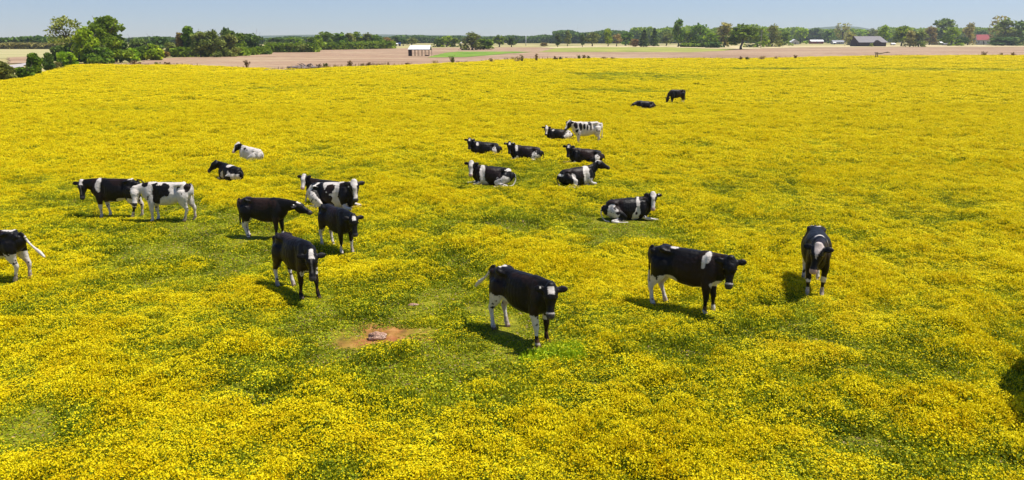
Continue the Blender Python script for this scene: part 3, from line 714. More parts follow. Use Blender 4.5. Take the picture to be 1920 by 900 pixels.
# ---- the herd (patches: white/black, side, x, z, rx, rz in the animal's own frame)
COWS = [
 dict(place(44, 527, -32, 522, .90), label='black cow cut off by the left edge with white hind legs and outflung tail', seed=1, tail='out', tailw=.25,
      patches=[('w','T',-.50,1.34,.14,.07), ('w','B',-.62,.66,.18,.10)], legw=(.5,.5,.72,.72), belly=.66, face='none', neck_el=15, head_world=200, legs=(0,0,.04,-.10), fat=1.0),
 dict(place(252, 407, 201, 408, .93), label='black cow with white shoulder band facing left at far left, tail lifted', seed=2, tail='up', tailw=.97,
      patches=[('w','B',.42,1.18,.10,.26), ('w','B',-.66,1.36,.13,.06), ('w','B',-.30,.62,.20,.09)], legw=(.50,.50,.68,.68), socks=((6,.25,.42),), belly=.58, belly_x=-.1, face='star_strip',
      neck_el=14, neck_len=0.46, neck_yaw=10, head_world=276, head_pitch=72, tags=(1,), legs=(.0,-.12,.05,-.10)),
 dict(at(318, 414, 181, .90), label='white cow with black saddle patch, head lowered to the rump of the cow ahead', seed=3, base='white', tailw=.3,
      patches=[('b','B',.10,1.08,.30,.24), ('b','L',.24,.88,.17,.20), ('b','L',-.50,1.12,.07,.09), ('b','B',-.76,1.15,.10,.16), ('b','L',.50,.78,.06,.16), ('b','B',.62,1.25,.10,.10)], legw=(2,2,2,2),
      face='white', muzzle='grey', neck_el=6, neck_yaw=18, neck_len=0.4, head_world=274, head_pitch=70, legs=(.02,-.05,.06,-.16), whiteears=False),
 dict(at(500, 446, -10, .86), label='all black cow with white hind legs facing right, nose reaching to the patched cow', seed=4, patches=[], legw=(.22,.22,.70,.55), tailw=.95, brown=1.6,
      face='star', neck_el=8, neck_yaw=-4, neck_len=0.54, head_world=-14, head_pitch=26, tags=(-1,), legs=(.03,-.05,-.06,.08)),
 dict(at(626, 390, -22, 1.10), pose='lie', side=-1, label='large white cow with ragged black patches lying behind two black cows, white blaze facing forward', seed=5, base='white', tailw=.3,
      patches=[('b','R',-.34,.50,.24,.24), ('b','B',-.12,.30,.26,.28), ('b','B',-.60,.72,.09,.06), ('b','B',.08,.62,.15,.12), ('b','B',.50,.55,.16,.40), ('b','B',.70,.40,.2,.4), ('b','R',-.1,.18,.3,.16)],
      legw=(1,1,1,1), face='blaze', muzzle='grey', neck_el=40, neck_yaw=-30, neck_len=.42, head_world=-74, head_pitch=68),
 dict(place(610, 459, 656, 478, .87), label='black cow with white forehead mark standing just in front of the big patched lying cow', seed=6, patches=[], legw=(.34,.34,.55,.55), tailw=.95,
      face='star', neck_el=16, neck_yaw=-6, neck_len=.44, head_world=-68, head_pitch=68, legs=(.05,-.05,.06,-.06), socks=()),
 dict(place(533, 536, 583, 560, .95), label='black cow with a white forehead streak walking toward the camera, nearest of the left group', seed=7, patches=[('w','B',.60,.62,.09,.07)], legw=(-.30,-.30,.42,.42), tailw=.95,
      face='star_strip', neck_el=8, neck_yaw=-22, neck_len=0.38, head_world=-76, head_pitch=68, tags=(), legs=(.12,-.10,.10,-.08)),
 dict(place(940, 615, 1012, 643, .95), label='black cow nearest to the camera, with white rump spot and pale swishing tail', seed=8, tail='out', tailw=.30,
      patches=[('w','T',-.62,1.37,.13,.09), ('w','B',.42,.55,.22,.07), ('w','R',-.40,.66,.16,.12)], legw=(-.16,.60,.76,.74), socks=((5,.10,.22),), belly=.56, belly_x=-.4,
      face='star', neck_el=28, neck_yaw=-30, neck_len=0.4, head_world=-93, head_pitch=70, tags=(-1,), legs=(.02,.06,.02,-.06), lip=True),
 dict(place(1236, 569, 1325, 588, .98), label='black cow with a white stripe behind its shoulder standing sideways, looking at the camera', seed=9,
      patches=[('w','R',.42,1.24,.055,.12), ('w','R',.36,1.10,.045,.14), ('w','T',-.33,1.36,.20,.07), ('w','B',.62,.68,.12,.10), ('w','B',-.36,.66,.20,.09)], legw=(.18,.14,.72,.74), socks=(), belly=.575, belly_x=-.5, tailw=.6,
      face='none', lip=True, neck_el=28, neck_yaw=-24, neck_len=0.38, head_world=-106, head_pitch=72, legs=(.05,-.02,.10,-.06)),
 dict(at(1523, 543, -107, 1.0), label='rightmost black cow, facing the camera head on with a pinkish white forehead triangle', seed=10,
      patches=[('w','T',-.62,1.36,.10,.08), ('w','T',.34,1.36,.04,.12), ('w','L',.45,1.16,.03,.10)], legw=(.45,.45,.6,.6), socks=((4,.22,.34),(5,.22,.34)), fat=1.2, tailw=.9,
      face='tri', muzzle='pink', neck_el=22, neck_yaw=-12, neck_len=0.38, head_world=-128, head_pitch=66, legs=(-.05,.06,0,0)),
 dict(place(1120, 272, 1082, 274, .94), label='mostly white cow with broken black side stripes standing sideways, head raised to the left', seed=11, base='white', tailw=.2,
      patches=[('b','B',.36,1.05,.10,.22), ('b','L',.16,1.12,.07,.20), ('b','L',.00,1.02,.05,.20), ('b','B',-.14,1.22,.12,.10), ('b','L',-.2,1.0,.06,.16), ('b','L',.50,.86,.12,.10), ('b','B',.62,1.12,.1,.16)], legw=(2,2,2,2),
      face='half', half=-1, neck_el=34, neck_yaw=14, neck_len=.46, head_world=222, head_pitch=50, legs=(0,-.12,.05,-.05), hfix=188),
 dict(at(1268, 195, 200, .90), label='black cow grazing with its head down, farthest away of the herd', seed=12, patches=[], legw=(.2,.35,.3,.3), tailw=.9,
      face='none', neck_el=-48, neck_yaw=8, neck_len=.62, head_world=215, head_pitch=70, legs=(.08,-.06,.0,-.05)),
 dict(at(472, 303, 148, .84), pose='lie', side=1, label='nearly all white lying cow with black neck patch, farthest back of the left group', seed=13, base='white', tailw=.5,
      patches=[('b','B',.84,.85,.24,.30), ('b','L',.22,.70,.10,.05), ('b','L',.02,.66,.12,.04), ('b','B',-.72,.14,.14,.07)], legw=(1,1,1,1), face='blaze', muzzle='pink', tags=(1,),
      neck_el=50, neck_yaw=22, neck_len=.42, head_world=222, head_pitch=52),
 dict(at(434, 340, 142, .84), pose='lie', side=1, label='black cow lying down with white streaks along its haunch, head turned away to the left', seed=14, tailw=.9,
      patches=[('w','B',-.10,.76,.14,.05), ('w','L',.32,.30,.10,.18), ('w','L',-.42,.42,.34,.07), ('w','L',-.68,.30,.13,.12), ('w','L',-.2,.52,.05,.05)], legw=(1,0,0,0), face='none',
      neck_el=34, neck_yaw=24, neck_len=.44, head_world=205, head_pitch=48),
 dict(at(910, 292, 182, .84), pose='lie', side=1, ext=-1, label='black cow lying down with a white hip patch, leftmost of the resting centre group', seed=15, tailw=.9,
      patches=[('w','L',-.52,.26,.15,.26), ('w','B',.42,.70,.08,.10), ('w','L',.10,.12,.06,.12)], legw=(1,1,.5,0), face='star',
      neck_el=50, neck_yaw=20, neck_len=.46, head_world=266, head_pitch=66, tags=(1,)),
 dict(at(986, 301, 176, .86), pose='lie', side=1, label='black lying cow with white flank streaks and small white shoulder spot, between two resting cows', seed=16, tailw=.9,
      patches=[('w','L',-.44,.28,.14,.22), ('w','B',.46,.70,.08,.14), ('w','L',-.64,.26,.12,.10), ('w','L',.42,.15,.08,.14)], legw=(1,1,.5,0), face='star',
      neck_el=50, neck_yaw=24, neck_len=.44, head_world=268, head_pitch=66, tags=(1,-1)),
 dict(at(1048, 264, 178, .82), pose='lie', side=1, label='black cow with a white rear lying down right behind the standing white cow', seed=17, tailw=.9,
      patches=[('w','B',-.55,.35,.28,.30), ('w','B',.40,.72,.09,.06), ('w','L',.1,.1,.12,.08)], legw=(1,1,.5,.5), face='half', half=1,
      neck_el=50, neck_yaw=24, neck_len=.44, head_world=266, head_pitch=68),
 dict(at(1098, 308, 178, .88), pose='lie', side=1, ext=-1, label='black lying cow with one white oval on its haunch, behind the right-facing belted cow', seed=18, tailw=.9,
      patches=[('w','L',-.55,.32,.12,.25)], legw=(1,1,.5,0), face='star', neck_el=50, neck_yaw=20, neck_len=.44, head_world=256, head_pitch=66, brown=1.6),
 dict(at(1082, 348, 22, .90), pose='lie', side=-1, label='black cow with a broad white belt lying down and looking to the right', seed=19, tailw=.6,
      patches=[('w','B',.30,.42,.15,.50), ('w','R',-.30,.30,.09,.26), ('w','R',.45,.2,.15,.16), ('w','B',-.80,.52,.09,.05)], legw=(1,1,0,.5), face='star_strip', muzzle='grey',
      neck_el=46, neck_yaw=-4, neck_len=.48, head_world=4, head_pitch=26),
 dict(at(924, 347, 176, .92), pose='lie', side=1, ext=-1, label='black lying cow with broad white face, white chest band and white legs', seed=20, tailw=.1,
      patches=[('w','B',.40,.42,.10,.45), ('w','L',.36,.10,.22,.14), ('w','L',-.40,.24,.30,.20), ('w','B',-.62,.66,.22,.05)], legw=(1,1,.7,.7), face='wide', muzzle='pink',
      neck_el=50, neck_yaw=20, neck_len=.44, head_world=262, head_pitch=64),
 dict(at(1176, 412, 4, .88), pose='lie', side=-1, ext=-1, label='black cow with white forehead and split white shoulder stripe, lying alone below the resting group', seed=21, tailw=.1,
      patches=[('w','R',.30,.42,.075,.42), ('w','R',.22,.16,.12,.18), ('w','R',-.58,.30,.19,.26), ('b','R',.25,.30,.04,.06)], legw=(1,1,.5,.5), face='blaze', muzzle='pink',
      neck_el=50, neck_yaw=-18, neck_len=.42, head_world=-94, head_pitch=66, tags=(1,)),
 dict(at(1210, 206, 192, .88), pose='lie', side=1, label='black cow lying down with its head low, beside the distant grazing cow', seed=22, tailw=.9,
      patches=[('w','L',.25,.10,.3,.12)], legw=(1,1,0,0), face='none', neck_el=0, neck_yaw=10, neck_len=.50, head_world=210, head_pitch=34),
 dict(at(612, 372, 172, .84), pose='lie', side=1, label='white-faced cow lying mostly hidden behind the large patched cow, its head showing', seed=24, tailw=.9, base='black', patches=[], legw=(1,1,.5,.5), face='wide', muzzle='pink',
      neck_el=50, neck_yaw=20, neck_len=.44, head_world=262, head_pitch=60, ear=-.02),
 dict(at(1996, 752, 61, 1.38), label='black cow standing just beyond the right edge, its dark shadow reaching into view', seed=25, patches=[], legw=(.4,.4,.5,.5), face='none', neck_el=-40, head_world=40, head_pitch=70, fat=1.2),
]
for c in COWS:
    if 'hfix' in c: c['heading'] = R(c['hfix'])
    if 'head_world' in c: c['head_yaw'] = c['head_world'] - math.degrees(c['heading'])
LYING = [(*c['at'], math.cos(c['heading']), math.sin(c['heading']), c['scale']) for c in COWS if c.get('pose') == 'lie']
HOOVES = []
for c in COWS:
    h_, s_ = c['heading'], c['scale']
    for lx in ((.47, -.62) if c.get('pose') != 'lie' else (.5, -.3)):
        HOOVES.append((c['at'][0] + math.cos(h_) * lx * s_, c['at'][1] + math.sin(h_) * lx * s_, .50))
if not globals().get('SKIP_PLANTS'): build_meadow_plants()
for c in COWS: make_cow(c)

# ------------------------------------------------------------------ trees
GREENS = {
 'green':  [(0.25, (0.078, 0.140, 0.010)), (0.5, (0.162, 0.262, 0.015)), (0.8, (0.304, 0.412, 0.026))],
 'bright': [(0.25, (0.145, 0.239, 0.007)), (0.5, (0.289, 0.412, 0.013)), (0.8, (0.473, 0.570, 0.020))],
 'olive':  [(0.25, (0.116, 0.152, 0.025)), (0.5, (0.232, 0.268, 0.045)), (0.8, (0.358, 0.380, 0.075))],
 'dark':   [(0.25, (0.056, 0.105, 0.018)), (0.5, (0.106, 0.172, 0.027)), (0.8, (0.185, 0.271, 0.041))],
 'grey':   [(0.25, (0.198, 0.178, 0.049)), (0.5, (0.342, 0.309, 0.084)), (0.8, (0.526, 0.456, 0.131))],
 'red':    [(0.25, (0.178, 0.111, 0.034)), (0.5, (0.294, 0.200, 0.056)), (0.8, (0.420, 0.312, 0.084))],
}
for k, st in GREENS.items(): M['crown_' + k] = leaf_mat('crown_' + k, st, 0.35, transl=0.35, rand=0.2, hue=0.014)
M['bark'] = noise_mat('bark', [(0.3, (0.07, 0.055, 0.04)), (0.7, (0.17, 0.14, 0.11))], scale=3, obj=True, stretch=(4, 4, 1), bump=0.5)

def crown_points(form, n, r_):
    """points in a unit crown: z 0..1, radius about 0.5"""
    P = []
    if form == 'cedar':
        z = r_.random(n * 3) ** 1.1; a = r_.random(n * 3) * 2 * np.pi
        rad = 0.36 * (1 - z) ** 0.75 * (0.75 + 0.25 * np.sin(z * 40 + a * 2)) + .02
        q = rad * (0.55 + 0.45 * np.sqrt(r_.random(n * 3))); z = .04 + z * .96
        return np.stack([q * np.cos(a), q * np.sin(a), z], -1)[:n]
    nl = {'round': 30, 'tall': 26, 'bush': 26, 'airy': 30, 'wide': 46}[form]
    lob = []
    for i in range(nl):
        a = r_.random() * 2 * np.pi; 
        if form == 'tall': z = .22 + .70 * (i + .5) / nl; q = .24 * np.sqrt(r_.random()) * (1.15 - 1.5 * abs(z - .45)); s = .09 + .09 * r_.random()
        elif form == 'bush': z = .10 + .62 * r_.random(); q = .34 * np.sqrt(r_.random()) * (1.05 - z * .6); s = .10 + .11 * r_.random()
        elif form == 'airy': z = .30 + .62 * r_.random(); q = .42 * np.sqrt(r_.random()) * (1 - abs(z - .6)); s = .075 + .05 * r_.random()
        elif form == 'wide': z = .06 + .80 * r_.random(); q = .41 * np.sqrt(r_.random()) * np.sqrt(max(0, 1.05 - z)) * 1.1; s = .07 + .09 * r_.random()
        else: z = .26 + .54 * r_.random(); q = .36 * np.sqrt(r_.random()) * (1.1 - abs(z - .5)); s = .08 + .09 * r_.random()
        lob.append((q * np.cos(a), q * np.sin(a), z, s))
    lob.append((0, 0, .86 if form != 'bush' else .66, .13))
    per = int(n / len(lob)) + 1
    for (cx, cy, cz, s) in lob:
        k = int(per * (s / .16) ** 2) + 4
        v = r_.normal(size=(k, 3)); v /= np.linalg.norm(v, axis=1, keepdims=True)
        rr_ = s * (0.35 + 0.75 * r_.random(k) ** 0.6)
        p = v * rr_[:, None] * np.array([1.1, 1.1, .78]) + np.array([cx, cy, cz])
        k2 = r_.random(k) < (0.45 if form == 'airy' else .9)
        P.append(p[k2])
    P = np.concatenate(P); P[:, 2] = np.clip(P[:, 2], .0, 1.02)
    return P

def crown_mesh(form, n, leaf, h, w, r_, mat):
    P = crown_points(form, n, r_); P = P * np.array([w, w, h])
    Q = rand_quads(P, leaf * (0.5 + 0.9 * r_.random(len(P))), r_, up=0.25, asp=0.7)
    # ragged tone: leaves of one bough share a tone
    bough = np.sin(P[:, 0] * 9 / w * 2 + 3 * r_.random()) * np.sin(P[:, 2] * 12 / h) * .25
    tone = np.clip(.5 + bough * 1.6 + (r_.random(len(P)) - .5) * .8, 0, 1)
    return quads_to_mesh('crown', Q, tone, [mat], np.zeros(len(P), int)).data

def trunk_mesh(form, h, w, r_, low=.28):
    mb = MB(); tr = h * .022 + .05
    top = h * (.72 if form != 'cedar' else .9)
    bend = [(r_.normal() * w * .02, r_.normal() * w * .02, top * t) for t in (0, .15, .35, .6, .8, 1)]
    bend[0] = (0, 0, -.3)
    mb.tube(bend, [tr * 1.5, tr * 1.05, tr * .9, tr * .6, tr * .4, tr * .15], 7)
    for i in range(7 if form not in ('cedar',) else 3):
        z0 = top * (low + .5 * r_.random()); a = r_.random() * 6.28; L_ = w * (.22 + .18 * r_.random())
        c0 = Vector((0, 0, z0)); dr = Vector((math.cos(a), math.sin(a), .75 + .5 * r_.random()))
        p1 = c0 + dr * L_ * .5; p2 = c0 + dr * L_ + Vector((0, 0, L_ * .15))
        mb.tube([c0, p1, p2], [tr * .5, tr * .32, tr * .1], 5)
        a2 = a + r_.normal() * .8
        mb.tube([p1, p1 + Vector((math.cos(a2), math.sin(a2), .6)) * L_ * .5], [tr * .28, tr * .06], 4)
    o = mb.build('trunk', M['bark'], smooth=True); me = o.data; bpy.data.objects.remove(o); return me

_protos = {}
def tree(px, base, top, wpx, form, tint, label, name='tree', cat='tree', group='trees along the far edge of the fields', leaf=None, n=None, gz=-0.2, low=.28):
    x, y = G(px, base, gz); D = y
    pitch = R(PITCH)
    h = CAM_H - D * math.tan(pitch - math.atan((450 - top) / FPX)) - gz
    w = wpx / FPX * D / math.cos(pitch) * 1.08
    near = D < 330
    if near:
        r_ = np.random.default_rng(int(abs(px) * 7 + base)); lf = leaf or .26; nn = n or 3200
        cm = crown_mesh(form, nn, lf, h, w, r_, M['crown_' + tint]); tm = trunk_mesh(form, h, w, r_, low); sc = (1, 1, 1)
    else:
        key = (form, tint, int(px) % 3)
        if key not in _protos:
            r_ = np.random.default_rng(abs(hash(form)) % 1 + 1000 + len(_protos) * 17)
            _protos[key] = (crown_mesh(form, 1500, .42, 13, 10, r_, M['crown_' + tint]), trunk_mesh(form, 13, 10, r_))
        cm, tm = _protos[key]; sc = (w / 10, w / 10, h / 13)
    t = empty(name, (x, y, gz), random.uniform(0, 6.28), sc)
    tag(t, label, cat, group)
    tk = bpy.data.objects.new('trunk', tm); COL.objects.link(tk); tk.parent = t
    c = bpy.data.objects.new('crown', cm); COL.objects.link(c); c.parent = t
    return t

LB = 'bushes along the left bank of the pasture'; LG = 'trees of the big left clump'; CG = 'trees of the hedgerow behind the tilled field'; RG = 'trees in front of the right hand farmsteads'; MG = 'trees on the far verge in the middle'
TREES = [
 # px, base, top, width, form, tint, label, extra
 (8, 157, 106, 44, 'bush', 'olive', 'broad olive brown bush at the far left edge of the picture', dict(name='bush', cat='bush', group=LB, n=5200, leaf=.16)),
 (50, 153, 122, 32, 'bush', 'green', 'low green bush in front of the pale gravel road', dict(name='bush', cat='bush', group=LB, n=4200, leaf=.15)),
 (69, 149, 100, 32, 'tall', 'green', 'taller green shrub right of the gravel road, on the meadow bank', dict(name='bush', cat='bush', group=LB, n=5200, leaf=.16)),
 (93, 136, 100, 22, 'tall', 'dark', 'narrow dark green shrub standing alone on the bank', dict(name='bush', cat='bush', group=LB, n=3600, leaf=.16)),
 (109, 134, 112, 20, 'bush', 'grey', 'leafless grey brown brush at the foot of the left clump', dict(name='bush', cat='bush', group=LB, n=1200, leaf=.12)),
 (129, 126, 92, 34, 'bush', 'bright', 'rounded light green bush at the front of the left clump', dict(name='bush', cat='bush', group=LG, n=4600, leaf=.18)),
 (131, 119, 30, 70, 'airy', 'olive', 'tall sparse grey tree with sky showing through its crown', dict(group=LG, n=6500, leaf=.20)),
 (112, 114, 78, 26, 'bush', 'dark', 'dark evergreen at the left foot of the sparse grey tree', dict(group=LG, n=2600, leaf=.24)),
 (146, 119, 74, 42, 'bush', 'dark', 'dense dark lower tree under the sparse grey tree', dict(group=LG, n=4200, leaf=.24)),
 (168, 120, 46, 40, 'wide', 'bright', 'light green leafy tree between the sparse grey tree and the tallest one', dict(group=LG, n=6000, leaf=.24)),
 (203, 118, 27, 72, 'wide', 'green', 'tallest and broadest dense green tree of the left clump', dict(group=LG, n=14000, leaf=.27)),
 (186, 120, 84, 48, 'bush', 'green', 'leafy undergrowth tree at the foot of the tallest tree', dict(group=LG, n=4200, leaf=.22)),
 (226, 117, 62, 30, 'wide', 'dark', 'darker green tree forming the right shoulder of the left clump', dict(group=LG, n=4200, leaf=.25)),
 (252, 114, 86, 22, 'bush', 'bright', 'small light green bush just right of the left clump', dict(name='bush', cat='bush', group='small bushes right of the left clump', n=2600, leaf=.24)),
 (264, 113, 82, 28, 'bush', 'green', 'mid green bush in the middle of the three right of the clump', dict(name='bush', cat='bush', group='small bushes right of the left clump', n=3000, leaf=.24)),
 (288, 113, 76, 32, 'bush', 'bright', 'largest bright green bush of the three right of the clump', dict(name='bush', cat='bush', group='small bushes right of the left clump', n=3600, leaf=.24)),
 (309, 108, 93, 18, 'bush', 'red', 'dry tan brown shrub at the edge of the tilled field', dict(name='bush', cat='bush', group='small bushes right of the left clump', n=1200, leaf=.22)),
 (298, 101, 68, 46, 'wide', 'dark', 'dark flat-topped tree behind the small bright bushes', dict(group=CG, n=2400, leaf=.4)),
 (262, 101, 72, 40, 'wide', 'dark', 'low dark tree just behind and right of the left clump', dict(group=CG, n=2400, leaf=.4)),
 (327, 105, 76, 26, 'bush', 'olive', 'olive scrub tree left of the reddish budding tree', dict(group=CG, n=2400, leaf=.3)),
 (341, 106, 60, 24, 'tall', 'red', 'reddish budding tree at the left end of the dense grove', dict(group=CG, n=2600, leaf=.24)),
 (356, 106, 51, 30, 'tall', 'green', 'green tree with a pointed top at the left of the dense grove', dict(group=CG, n=4200, leaf=.28)),
 (378, 107, 57, 40, 'wide', 'olive', 'olive tree left of the middle of the dense grove', dict(group=CG, n=5000, leaf=.28)),
 (402, 107, 54, 44, 'wide', 'olive', 'broad olive tree in the middle of the dense grove', dict(group=CG, n=5600, leaf=.28)),
 (428, 104, 50, 34, 'round', 'dark', 'dark green crown rising highest over the dense grove', dict(group=CG, n=4200, leaf=.3)),
 (433, 106, 62, 40, 'wide', 'olive', 'pale olive tree at the right of the dense grove', dict(group=CG, n=5000, leaf=.28)),
 (450, 103, 60, 26, 'wide', 'green', 'green tree filling the gap right of the dense grove', dict(group=CG, n=3000, leaf=.3)),
 (476, 102, 61, 44, 'wide', 'dark', 'separate dark green tree right of the dense grove, touching the field', dict(group=CG, n=5600, leaf=.28)),
 (506, 98, 74, 28, 'bush', 'olive', 'low olive tree beside the dark tree in the hedgerow', dict(group=CG, n=2600, leaf=.3)),
 (524, 98, 80, 26, 'bush', 'bright', 'low light green tree, second right of the dark tree', dict(group=CG, n=2600, leaf=.3)),
 (546, 98, 78, 30, 'bush', 'grey', 'greyish scrubby tree in the low stretch of hedgerow', dict(group=CG, n=2600, leaf=.3)),
 (568, 98, 80, 28, 'bush', 'olive', 'low rounded olive tree at the inner corner of the tilled field', dict(group=CG, n=2600, leaf=.3)),
 (520, 92, 69, 44, 'wide', 'dark', 'dark tree top behind the low olive tree', dict(group=CG)),
 (552, 91, 69, 46, 'wide', 'green', 'green tree top behind the greyish scrub', dict(group=CG)),
 (584, 95, 70, 24, 'tall', 'green', 'green tree just left of the yellow green one', dict(group=CG)),
 (599, 94, 65, 22, 'tall', 'bright', 'bright yellow green tree in the middle of the hedgerow', dict(group=CG)),
 (614, 92, 58, 36, 'wide', 'green', 'tall green tree right of the yellow green one', dict(group=CG)),
 (640, 92, 60, 38, 'wide', 'green', 'wide green tree in the tall stretch of hedgerow', dict(group=CG)),
 (655, 92, 62, 26, 'tall', 'olive', 'slim olive tree in the tall stretch of hedgerow', dict(group=CG)),
 (671, 91, 58, 32, 'round', 'green', 'round topped green tree above the tall stretch of hedgerow', dict(group=CG)),
 (690, 91, 60, 28, 'wide', 'olive', 'olive tree toward the right end of the tall hedgerow', dict(group=CG)),
 (706, 91, 63, 26, 'round', 'green', 'green tree near the right end of the hedgerow', dict(group=CG)),
 (726, 90, 68, 24, 'wide', 'red', 'brownish tree that ends the hedgerow on the right', dict(group=CG)),
 (743, 86, 65, 18, 'round', 'dark', 'small dark tree with a raised crown left of the open shelter', dict(group=MG)),
 (756, 86, 70, 20, 'round', 'dark', 'dark tree above the left end of the shelter roof', dict(group=MG)),
 (773, 86, 69, 22, 'round', 'olive', 'pale olive tree behind the middle of the shelter', dict(group=MG)),
 (822, 88, 70, 22, 'wide', 'green', 'left one of the rounded trees in a row right of the shelter', dict(group=MG)),
 (838, 88, 66, 26, 'wide', 'bright', 'middle and tallest rounded tree in the row right of the shelter', dict(group=MG)),
 (853, 88, 70, 20, 'wide', 'green', 'right one of the rounded trees in a row right of the shelter', dict(group=MG)),
 (886, 94, 57, 38, 'wide', 'olive', 'large olive green tree beside the bright grass strip', dict(group=MG)),
 (907, 93, 68, 34, 'bush', 'green', 'lower green tree leaning on the large olive one', dict(group=MG)),
 (936, 88, 64, 26, 'round', 'green', 'rounded green tree with visible trunk right of the olive pair', dict(group=MG)),
 (959, 88, 67, 20, 'round', 'dark', 'dark rounded tree left of the white pole', dict(group=MG)),
 (1020, 87, 78, 14, 'bush', 'red', 'small red leafed shrub on the far verge', dict(group=MG, name='bush', cat='bush')),
 (1046, 88, 64, 16, 'tall', 'dark', 'dark upright tree at the left end of the olive grass strip', dict(group=MG)),
 (1064, 87, 57, 16, 'tall', 'olive', 'thin pale tree beside the dark upright one', dict(group=MG)),
 (1092, 88, 64, 12, 'tall', 'dark', 'slender dark tree over the olive grass strip', dict(group=MG)),
 (1110, 87, 57, 26, 'round', 'olive', 'olive tree with a spiky top behind the grass strip', dict(group=MG)),
 (1140, 87, 54, 20, 'tall', 'bright', 'tall light green tree in the middle distance', dict(group=MG)),
 (1156, 87, 62, 20, 'airy', 'red', 'bare brownish tree right of the tall light green one', dict(group=MG)),
 (1174, 86, 58, 30, 'wide', 'green', 'broad dark topped tree left of the two cedars', dict(group=MG)),
 (1190, 88, 70, 18, 'bush', 'red', 'brown budding tree at the foot of the first cedar', dict(group=MG)),
 (1207, 88, 56, 24, 'cedar', 'dark', 'left one of the two dark conical cedars', dict(group=MG, name='cedar_tree')),
 (1226, 87, 53, 22, 'cedar', 'dark', 'right one of the two dark conical cedars', dict(group=MG, name='cedar_tree')),
 (1249, 86, 57, 24, 'round', 'olive', 'open tree right of the cedars with its trunk in view', dict(group=MG)),
 (1271, 88, 35, 24, 'tall', 'green', 'tallest narrow tree of the skyline with a tufted top', dict(group=RG)),
 (1290, 88, 56, 24, 'wide', 'bright', 'lower light green tree right of the tallest one', dict(group=RG)),
 (1311, 88, 42, 36, 'wide', 'green', 'big round headed tree with a domed top', dict(group=RG)),
 (1333, 89, 60, 30, 'wide', 'bright', 'bright green tree in front of the domed one', dict(group=RG)),
 (1340, 90, 76, 28, 'bush', 'dark', 'dark thicket at the foot of the grey leaved tree', dict(group=RG)),
 (1358, 89, 41, 34, 'wide', 'grey', 'large grey leaved tree left of the tree with the bare trunk', dict(group=RG)),
 (1389, 93, 42, 42, 'round', 'green', 'large spreading tree with a thick bare trunk standing on the field', dict(group=RG, low=.5)),
 (1420, 89, 50, 32, 'wide', 'bright', 'light green tree behind the wooden utility pole', dict(group=RG)),
 (1447, 88, 42, 28, 'wide', 'olive', 'high olive tree right of the wooden utility pole', dict(group=RG)),
 (1468, 86, 58, 26, 'wide', 'green', 'lower green tree left of the small white gable', dict(group=RG)),
 (1500, 82, 50, 28, 'wide', 'bright', 'tall light green tree above the small white gable', dict(group=RG)),
 (1530, 80, 50, 36, 'wide', 'dark', 'dark green tree behind the long white roof', dict(group=RG)),
 (1552, 81, 55, 22, 'wide', 'green', 'green tree between the long white roof and the grey shed', dict(group=RG)),
 (1578, 82, 42, 26, 'airy', 'grey', 'nearly bare grey tree beside the barn', dict(group=RG)),
 (1593, 85, 60, 22, 'wide', 'grey', 'grey brown bushy tree touching the left end of the barn', dict(group=RG)),
 (1612, 80, 54, 26, 'wide', 'bright', 'light green tree behind the left half of the barn', dict(group=RG)),
 (1634, 80, 52, 26, 'wide', 'olive', 'yellowish tree behind the right half of the barn', dict(group=RG)),
 (1657, 85, 47, 24, 'tall', 'bright', 'yellow green tree at the right end of the barn', dict(group=RG)),
 (1690, 87, 45, 30, 'round', 'green', 'rounded green tree with pale trunk right of the barn', dict(group=RG)),
 (1706, 88, 56, 22, 'wide', 'grey', 'grey budding tree right of the rounded green one', dict(group=RG)),
 (1722, 88, 55, 26, 'wide', 'olive', 'olive tree with a forked trunk left of the teal trailer', dict(group=RG)),
 (1742, 84, 48, 22, 'wide', 'red', 'brownish tree left of the highest crown on the right', dict(group=RG)),
 (1766, 83, 32, 40, 'wide', 'green', 'highest broad crown on the right skyline, above the small white shed', dict(group=RG)),
 (1783, 86, 49, 30, 'wide', 'bright', 'bright green tree just right of the small white shed', dict(group=RG)),
 (1814, 85, 41, 22, 'wide', 'grey', 'slim grey green tree left of the red roofed house', dict(group=RG)),
 (1803, 86, 66, 24, 'bush', 'dark', 'dark shrubs left of the red roofed house', dict(group=RG, name='bush', cat='bush')),
 (1841, 80.5, 55, 26, 'wide', 'dark', 'dark tree peeping over the red roof', dict(group=RG)),
 (1866, 84, 28, 26, 'airy', 'grey', 'high spindly tree right of the red roofed house', dict(group=RG)),
 (1881, 85, 32, 40, 'wide', 'olive', 'massive olive crown near the right edge', dict(group=RG)),
 (1908, 85, 35, 36, 'wide', 'green', 'green tree at the right edge of the picture', dict(group=RG)),
 (1880, 86, 66, 50, 'bush', 'dark', 'dark undergrowth below the massive olive crown', dict(group=RG, name='bush', cat='bush')),
 (1948, 86, 38, 40, 'wide', 'olive', 'olive tree just past the right edge', dict(group=RG)),
 (-40, 165, 110, 50, 'bush', 'green', 'green bush just past the left edge', dict(name='bush', cat='bush', group=LB, n=3000, leaf=.2)),
]
if not globals().get('SKIP_TREES'):
    for px, ba, to, w, fo, ti, la, ex in TREES: tree(px, ba, to, w * (1.22 if ex.get('group') == RG and w > 16 else 1.1), fo, ti, la, **ex)

